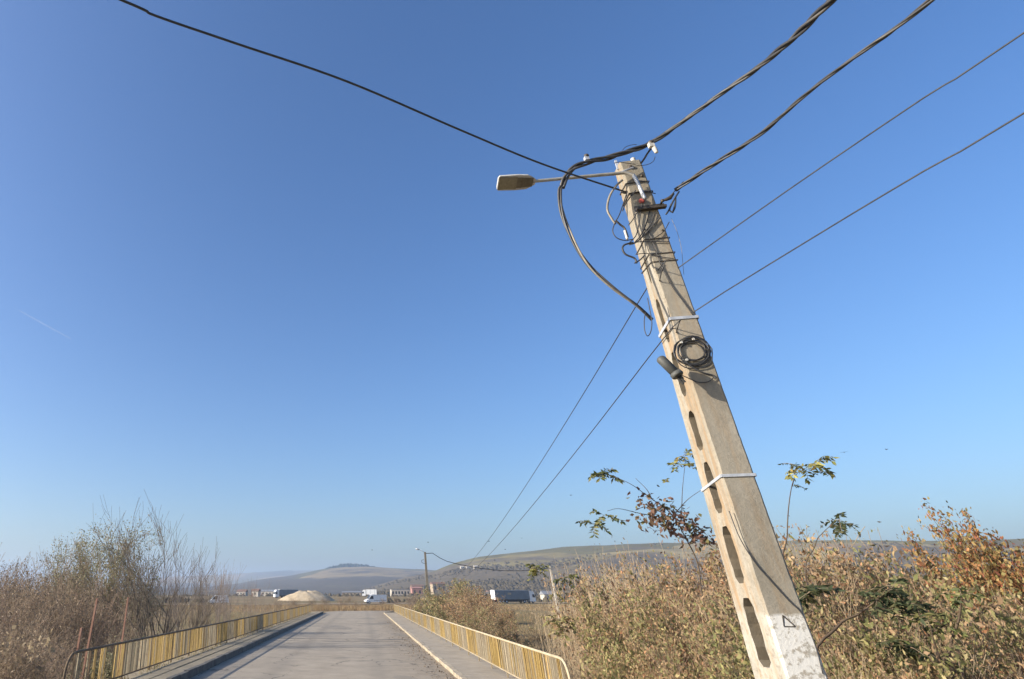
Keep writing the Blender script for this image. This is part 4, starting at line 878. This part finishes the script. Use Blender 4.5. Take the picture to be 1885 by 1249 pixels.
for n_, (u, Yd, vt, k) in enumerate(((1085, 27, 1064, 'A'), (1120, 25, 1046, 'A'), (1160, 22, 1036, 'A'), (1205, 20, 1028, 'A'), (1250, 18.5, 1022, 'B'), (1300, 18, 1008, 'A'), (1345, 18, 1005, 'A'), (1105, 20, 1085, 'A'), (1140, 18, 1068, 'B'), (1180, 16.5, 1058, 'A'), (1225, 15.5, 1050, 'B'), (1270, 14.5, 1046, 'A'), (1320, 14.5, 1045, 'B'),
                    (1130, 15.5, 1130, 'B'), (1165, 14.5, 1110, 'C'), (1205, 13.5, 1100, 'B'), (1250, 12.5, 1098, 'C'), (1295, 12, 1092, 'B'), (1345, 12, 1085, 'C'), (1165, 12.4, 1185, 'C'), (1205, 11.6, 1165, 'B'), (1255, 10.8, 1160, 'A'), (1300, 10.2, 1155, 'C'), (1350, 10, 1150, 'B'), (1395, 10.5, 1120, 'C'),
                    (1400, 18, 990, 'A'), (1450, 17, 985, 'A'), (1490, 16, 1000, 'B'), (1535, 16, 1022, 'A'), (1580, 16.5, 1034, 'B'), (1630, 17, 1026, 'C'), (1680, 17, 1042, 'B'), (1730, 16, 1042, 'B'), (1460, 12.5, 1055, 'B'), (1510, 12, 1075, 'A'), (1560, 12, 1088, 'B'), (1610, 12.5, 1085, 'C'), (1665, 12, 1085, 'B'), (1720, 12, 1088, 'A'), (1775, 12, 1080, 'C'),
                    (1500, 9.8, 1150, 'B'), (1550, 9.4, 1165, 'C'), (1605, 9.2, 1150, 'A'), (1660, 9.0, 1160, 'B'), (1715, 9.0, 1165, 'C'), (1770, 9.2, 1150, 'A'), (1830, 9.4, 1130, 'B'), (1885, 9.4, 1120, 'C'), (1950, 10, 1080, 'B'), (1480, 8.6, 1215, 'C'), (1560, 8.3, 1225, 'A'), (1640, 8.2, 1220, 'B'), (1720, 8.2, 1222, 'A'), (1800, 8.3, 1205, 'C'), (1870, 8.4, 1195, 'A'))):
    row = 'on the thicket crest' if vt < 1060 else 'midway up the thicket' if vt < 1140 else 'fronting the thicket'
    reg = 'between the cream railing and the near pole' if u < 1245 else 'close behind the near pole' if u < 1480 else 'between the near pole and the orange trees' if u < 1750 else 'below the orange trees'
    bare = n_ % 8 == 2
    put_top((shA2b if bare else PR[k][n_ % 2]), u, Yd, vt, f"{'nearly leafless tan shrub' if bare else labs[k]} {row} {reg}", 'shrub', .62 + .12 * ((n_ * 7) % 5) / 4, 'leafless shrubs in the right thicket' if bare else 'shrubs in the right thicket, ' + {'A': 'russet', 'B': 'mixed', 'C': 'yellow green'}[k])
for u, Yd, vt in ((1060, 32, 1072), (1085, 30, 1055), (1110, 28, 1040), (1150, 24, 1026), (1190, 22, 1018), (1235, 20, 1012), (1075, 24, 1105), (1095, 21, 1120), (1120, 17, 1150), (1100, 18, 1180), (1145, 14, 1195)):
    put_top(shT, u, Yd, vt, 'clump of dry thin-stemmed weeds ' + ('beside the cream railing' if u < 1150 and Yd < 25 else 'along the thicket crest behind the cream railing' if Yd > 19 else 'before the thicket by the near pole' if u < 1400 else 'before the thicket near the orange trees'), 'weeds', .5, 'dry weed clumps by the right thicket')
for u, Yd, vt, rz_, lab in ((1792, 15.5, 1004, .5, 'orange-leaved tree standing out above the right thicket'), (1850, 13.5, 962, 2.4, 'taller orange and yellow tree beside the lower orange one'), (1912, 13, 945, 4.4, 'outermost orange tree at the far side of the taller one')):
    put_top(orange, u, Yd, vt, lab, 'tree', .58).rotation_euler.z = rz_
# shrubs behind the right railing, and round the distant pole
for u, Yd, vt, k, lab in ((806, 88, 1078, 'C', 'green shrub at the foot of the distant lamp pole'), (828, 80, 1068, 'C', 'tall green shrub beside the distant lamp pole'), (848, 74, 1082, 'B', 'mottled shrub behind the cream-topped railing'), (868, 66, 1080, 'A', 'russet shrub behind the cream-topped railing'), (890, 60, 1098, 'A', 'broad russet shrub below the truck'), (858, 56, 1120, 'C', 'low dark green shrub against the cream-topped railing'), (882, 48, 1138, 'B', 'low mottled shrub against the cream-topped railing'), (908, 52, 1122, 'B', 'mottled shrub at the edge of the grassy slope')):
    put_top({'A': shA, 'B': shB, 'C': shC}[k], u, Yd, vt, lab, 'shrub', .95)
for u, Yd, s, k, lab in ((905, 56, .85, 'B', 'low mixed shrub on the grassy slope near the railing'), (890, 80, 1.0, 'A', 'russet shrub below the truck'), (1035, 27, .5, 'C', 'small green sapling bush alone on the grassy slope'), (980, 70, .45, 'B', 'low dark bush in the middle of the grassy field'), (955, 58, .36, 'C', 'low green bush just below the middle of the grassy field'), (1000, 48, .34, 'B', 'low mottled bush in the grass before the thicket'), (930, 105, .6, 'A', 'russet bush at the back of the field under the truck'), (1010, 95, .5, 'C', 'green bush beside the foot of the pale pole')):
    x, y = at_px(u, Yd); put({'A': shA, 'B': shB, 'C': shC}[k], x, y, lab, 'shrub', s)

for u, Yd, s_ in ((575, 128, .7), (600, 138, .8), (625, 145, .75), (655, 132, .6), (640, 160, .9), (705, 150, .7), (730, 135, .8), (755, 125, .9), (770, 118, 1.0), (540, 122, .8), (510, 118, .7)):
    x, y = at_px(u, Yd); put(scrB if Yd % 2 else scrA, x, y, 'low brown bush in the dry grass beyond the bridge end', 'shrub', s_, group='low bushes beyond the bridge end')
# saplings with feathery leaves at the ends of long stems
def sapling(label, stems, leafs, Yd, mat='darkbark', r=.014, brown=None):
    base = pix(*stems[0][0], Yd); gz = float(ground_z(base.x, base.y)); root = empty('feather_leaf_sapling', (base.x, base.y, gz)); tag(root, label, 'sapling')
    L0 = Vector(root.location); sb = MB()
    for i, st in enumerate(stems):
        P = [pix(u, v, Yd + (.15 * math.sin(i * 2 + k))) for k, (u, v) in enumerate(st)]
        if i == 0: P = [Vector((P[0].x, P[0].y, gz - .1))] + P
        sp = spline(P, 5); n = len(sp); sb.tube([p - L0 for p in sp], [max(r * (1 if i == 0 else .6) * (1 - .75 * k / (n - 1)), .004) for k in range(n)], 5)
    sb.build('stem', M[mat], root, True)
    rs = random.Random(sum(map(ord, label)))
    for (u, v, nl, size, cols) in leafs:
        c = pix(u, v, Yd); P, D = [], []; segs = []
        for k in range(nl):
            a = rs.uniform(0, 6.28); d = Vector((math.cos(a), math.sin(a), rs.uniform(-.7, .95))).normalized(); p = Vector(c); Ls = size * rs.uniform(.7, 1.15)
            for j in range(8):
                d = (d + Vector((0, 0, -.10))).normalized(); q_ = p + d * Ls / 8; segs.append((p - L0, q_ - L0, .003, .0025)); p = q_
                if j >= 1:
                    sdv = d.cross(Vector((0, 0, 1))).normalized()
                    for s_ in (-1, 1): P.append(p - L0); D.append(sdv * s_ + d * .35 + Vector((0, 0, -.25)))
            P.append(p - L0); D.append(d)
        lf = link('leaf_spray', leaf_mesh('leaf_spray', P, size * .36, cols, M['leaf'], .38, .05, .2, D), root); lf['kind'] = 'stuff'
        link('leaf_stalk', seg_mesh('leaf_stalk', segs, M['twig']), lf)
    if brown:
        P = []
        for (u0, v0, u1, v1, n) in brown:
            for k in range(n):
                t = rs.random(); P.append(pix(u0 + (u1 - u0) * t, v0 + (v1 - v0) * t, Yd) - L0 + Vector((rs.gauss(0, .11), rs.gauss(0, .11), rs.gauss(-.05, .09))))
        tag(link('dead_leaves', leaf_mesh('dead_leaves', P, .09, [(3, (.20, .115, .085)), (2, (.25, .17, .11)), (1, (.22, .2, .08))], M['leaf'], .5, .5), root), kind='stuff')
YG = [(3, (.34, .32, .10)), (2, (.22, .23, .07)), (1, (.36, .27, .09))]; DG = [(3, (.065, .085, .042)), (2, (.10, .115, .05)), (1, (.16, .15, .07))]; MG = [(2, (.13, .15, .05)), (2, (.24, .23, .09)), (1, (.09, .11, .045))]
sapling('spreading sapling with drooping leaf sprays reaching left of the near pole', [[(1300, 1130), (1285, 1040), (1262, 990), (1235, 945), (1195, 915), (1160, 890), (1120, 873)], [(1235, 955), (1180, 945), (1140, 936), (1118, 940)], [(1200, 918), (1190, 900), (1170, 880)], [(1255, 960), (1256, 905), (1262, 845)], [(1240, 948), (1265, 920), (1290, 902)]],
        [(1108, 872, 7, .30, MG), (1112, 948, 5, .26, MG), (1095, 965, 5, .26, MG), (1258, 838, 4, .24, YG), (1248, 858, 3, .22, YG), (1275, 862, 3, .2, YG), (1225, 888, 2, .16, YG)], 11.6, brown=[(1175, 912, 1215, 930, 90), (1185, 950, 1255, 965, 190), (1215, 925, 1290, 975, 190), (1270, 985, 1310, 990, 90)])
sapling('upright sapling topped by a yellow leaf spray right of the near pole', [[(1448, 1100), (1449, 985), (1452, 930), (1460, 885), (1474, 862)], [(1458, 895), (1462, 880), (1466, 858)]], [(1484, 856, 5, .30, YG), (1500, 850, 4, .30, YG), (1466, 856, 2, .18, DG), (1462, 892, 2, .12, DG), (1512, 868, 2, .2, MG)], 10.6, r=.013)
sapling('short sapling with a dark green leaf spray over the hill skyline', [[(1490, 1100), (1500, 1005), (1515, 980), (1535, 962)]], [(1545, 956, 6, .22, DG), (1548, 968, 4, .2, DG)], 10.2, r=.01)
sapling('dark branched sapling with deep green leaves in front of the right thicket', [[(1500, 1249), (1540, 1155), (1580, 1130), (1610, 1108), (1640, 1085)], [(1580, 1130), (1600, 1120), (1650, 1120)]], [(1645, 1078, 6, .26, DG), (1620, 1095, 6, .24, DG), (1690, 1115, 5, .24, DG), (1655, 1118, 5, .26, DG), (1490, 1090, 7, .32, DG)], 8.6, r=.02)
sapling('forked dark sapling trunk with thin crown under the orange tree', [[(1728, 1300), (1742, 1230), (1750, 1185), (1765, 1140), (1770, 1100)], [(1740, 1240), (1722, 1190), (1712, 1150)]], [(1660, 1185, 6, .26, DG), (1690, 1190, 4, .22, MG), (1770, 1095, 5, .22, MG), (1712, 1140, 5, .22, MG)], 8.4, r=.026)
sapling('slender sapling with loose leaf sprays in front of the distant hill', [[(1046, 1240), (1030, 1150), (1018, 1105), (1000, 1070), (986, 1045)], [(1020, 1110), (1035, 1085), (1042, 1068)]], [(982, 1044, 7, .32, MG), (992, 1052, 4, .26, YG), (1042, 1064, 5, .32, MG), (1030, 1142, 8, .4, GREENY), (1038, 1155, 6, .36, GREENY), (1020, 1090, 3, .24, YG)], 17.5, 'twig', .012)

# ------------------------------------------------------------------ grass and litter
def blades(name, P, hmin, hmax, wd, cols, label, lean=.35, cat='grass'):
    P = np.asarray(P, float); n = len(P); h = RNG.uniform(hmin, hmax, (n, 1)); a = RNG.uniform(0, 6.28, n); side = np.stack([np.cos(a), np.sin(a), 0 * a], 1); b = RNG.normal(size=(n, 3)) * lean; b[:, 2] = 1; b /= np.linalg.norm(b, axis=1, keepdims=True)
    V = np.zeros((n, 3, 3)); V[:, 0] = P - side * wd / 2; V[:, 1] = P + side * wd / 2; V[:, 2] = P + b * h
    wts = np.array([c[0] for c in cols], float); pick = RNG.choice(len(cols), n, p=wts / wts.sum()); C = np.array([c[1] for c in cols])[pick] * (1 + RNG.uniform(-.25, .25, (n, 1)))
    return tag(link(name, np_mesh(name, V.reshape(-1, 3), np.arange(n * 3).reshape(n, 3), M['grass'], np.repeat(C, 3, 0))), label, cat, kind='stuff')
STRAW = [(4, (.36, .265, .145)), (3, (.30, .21, .115)), (2, (.42, .325, .19)), (1, (.22, .19, .085)), (1, (.22, .135, .075))]
def field(n, x0, x1, y0, y1, power=1.0, thresh=-.35, s=.22):
    y = y0 + (y1 - y0) * RNG.random(n) ** power; x = x0 + (x1 - x0) * RNG.random(n); k = wobble(x, y, s, 9) + RNG.normal(0, .35, n) > thresh; x, y = x[k], y[k]
    return np.stack([x, y, ground_z(x, y) - .02], 1)
near = field(90000, 5.3, 34, 13, 60, 1.5); near = near[near[:, 0] < near[:, 1] * .85 + 2]
blades('meadow_grass', near, .25, .85, .018, STRAW, 'dry straw coloured grass on the slope right of the bridge')
blades('field_grass', field(70000, 5.3, 75, 55, 205, 1.2, -.2, .12), .25, .75, .05, STRAW, 'dry grass of the wide field below the far road')
blades('verge_grass', np.concatenate([field(14000, -14, 14, 121, 160, 1.0, -.9), field(9000, -60, -8.5, 95, 190, 1.0, -.3)]), .5, 1.15, .06, STRAW + [(2, (.30, .17, .09))], 'tall dry grass closing off the road beyond the bridge')
blades('thicket_grass', np.concatenate([field(26000, -30, -8.2, 12, 60, 1.3), field(20000, 5, 22, 6, 16, 1.0)]), .2, .7, .02, STRAW, 'rough dry grass under the thickets')
# weeds along the foot of the left railing, grit and leaves on the road edge
n = 2600; y = 17 + 80 * RNG.random(n) ** 1.6; x = -7.45 + RNG.normal(0, .10, n) + .2 * (RNG.random(n) < .3); P = np.stack([x, y, np.full(n, .17)], 1); P = P[(wobble(y, y * .3, 1.4, 2) + RNG.normal(0, .3, n)) > -.1]
blades('railing_weeds', P, .05, .22, .02, [(3, (.34, .27, .10)), (2, (.24, .22, .08)), (2, (.30, .21, .11))], 'yellowed weeds along the foot of the dark railing', .6, 'weeds')
n = 900; y = 20 + 50 * RNG.random(n) ** 1.8; x = 2.95 - np.abs(RNG.normal(0, .55, n)); P = np.stack([x, y, np.full(n, .012)], 1)
lit = leaf_mesh('road_litter', P, .06, [(3, (.16, .11, .06)), (2, (.26, .19, .11)), (1, (.05, .04, .03))], M['leaf'], .6, 0); tag(link('road_litter', lit), 'dead leaves and grit along the pale kerb', 'litter', kind='stuff')

# ------------------------------------------------------------------ birds and contrail
for u, v, Yd, s in ((685, 1012, 140, 1), (788, 998, 120, .9), (900, 996, 110, .9), (930, 1011, 130, .9), (960, 990, 110, .9), (1051, 911, 70, .7), (1554, 832, 45, .6), (1632, 827, 50, .5)):
    o = empty('bird', pix(u, v, Yd), random.uniform(0, 6)); tag(o, 'small dark bird flying above the distant hill', 'bird', 'birds in the sky'); s *= .55
    MB().lathe((-.3 * s, 0, 0), (1, 0, 0), [(.01, 0), (.07 * s, .15 * s), (.09 * s, .3 * s), (.06 * s, .5 * s), (.01, .62 * s)], 6).build('body', M['bird'], o, True)
    up_ = random.uniform(.1, .5)
    for q_ in (-1, 1): MB().add([(.12 * s, 0, .03 * s), (-.12 * s, 0, .03 * s), (-.14 * s, q_ * .35 * s, up_ * .35 * s), (-.05 * s, q_ * .7 * s, up_ * .2 * s), (.12 * s, q_ * .35 * s, up_ * .4 * s)], [(0, 1, 2, 4), (2, 3, 4)]).build('wing', M['bird'], o)
t = NT('contrail_ice'); t.base((.9, .9, .9), 1, 0); tr = t.new('BsdfTransparent'); ms = t.new('MixShader'); ms.inputs[0].default_value = .05; t.l(tr.outputs[0], ms.inputs[1]); t.l(t.p.outputs[0], ms.inputs[2]); t.l(ms.outputs[0], t.out.inputs[0])
P = [pix(35 + 95 * k / 12, 571 + 52 * k / 12, 14000) for k in range(13)]; L0 = P[0]
o = MB().tube([p - L0 for p in P], [8 + 30 * math.sin(min(k, 6) / 6 * 1.57) * (1 - .07 * k) for k in range(13)], 8).build('contrail', t.m, None, True); o.location = L0; tag(o, 'faint white contrail high in the clear sky', 'contrail')

# ------------------------------------------------------------------ haze
t = NT('thin_air_haze'); t.n.remove(t.p); pv = t.new('VolumePrincipled'); pv.inputs['Color'].default_value = (.60, .76, 1.0, 1); pv.inputs['Density'].default_value = .00021; pv.inputs['Anisotropy'].default_value = .35
t.l(pv.outputs[0], t.out.inputs['Volume'])
tag(MB().box(-7900, 7900, -700, 7900, -6, 190).build('haze', t.m), 'thin pale haze over the whole valley', 'haze', kind='stuff')
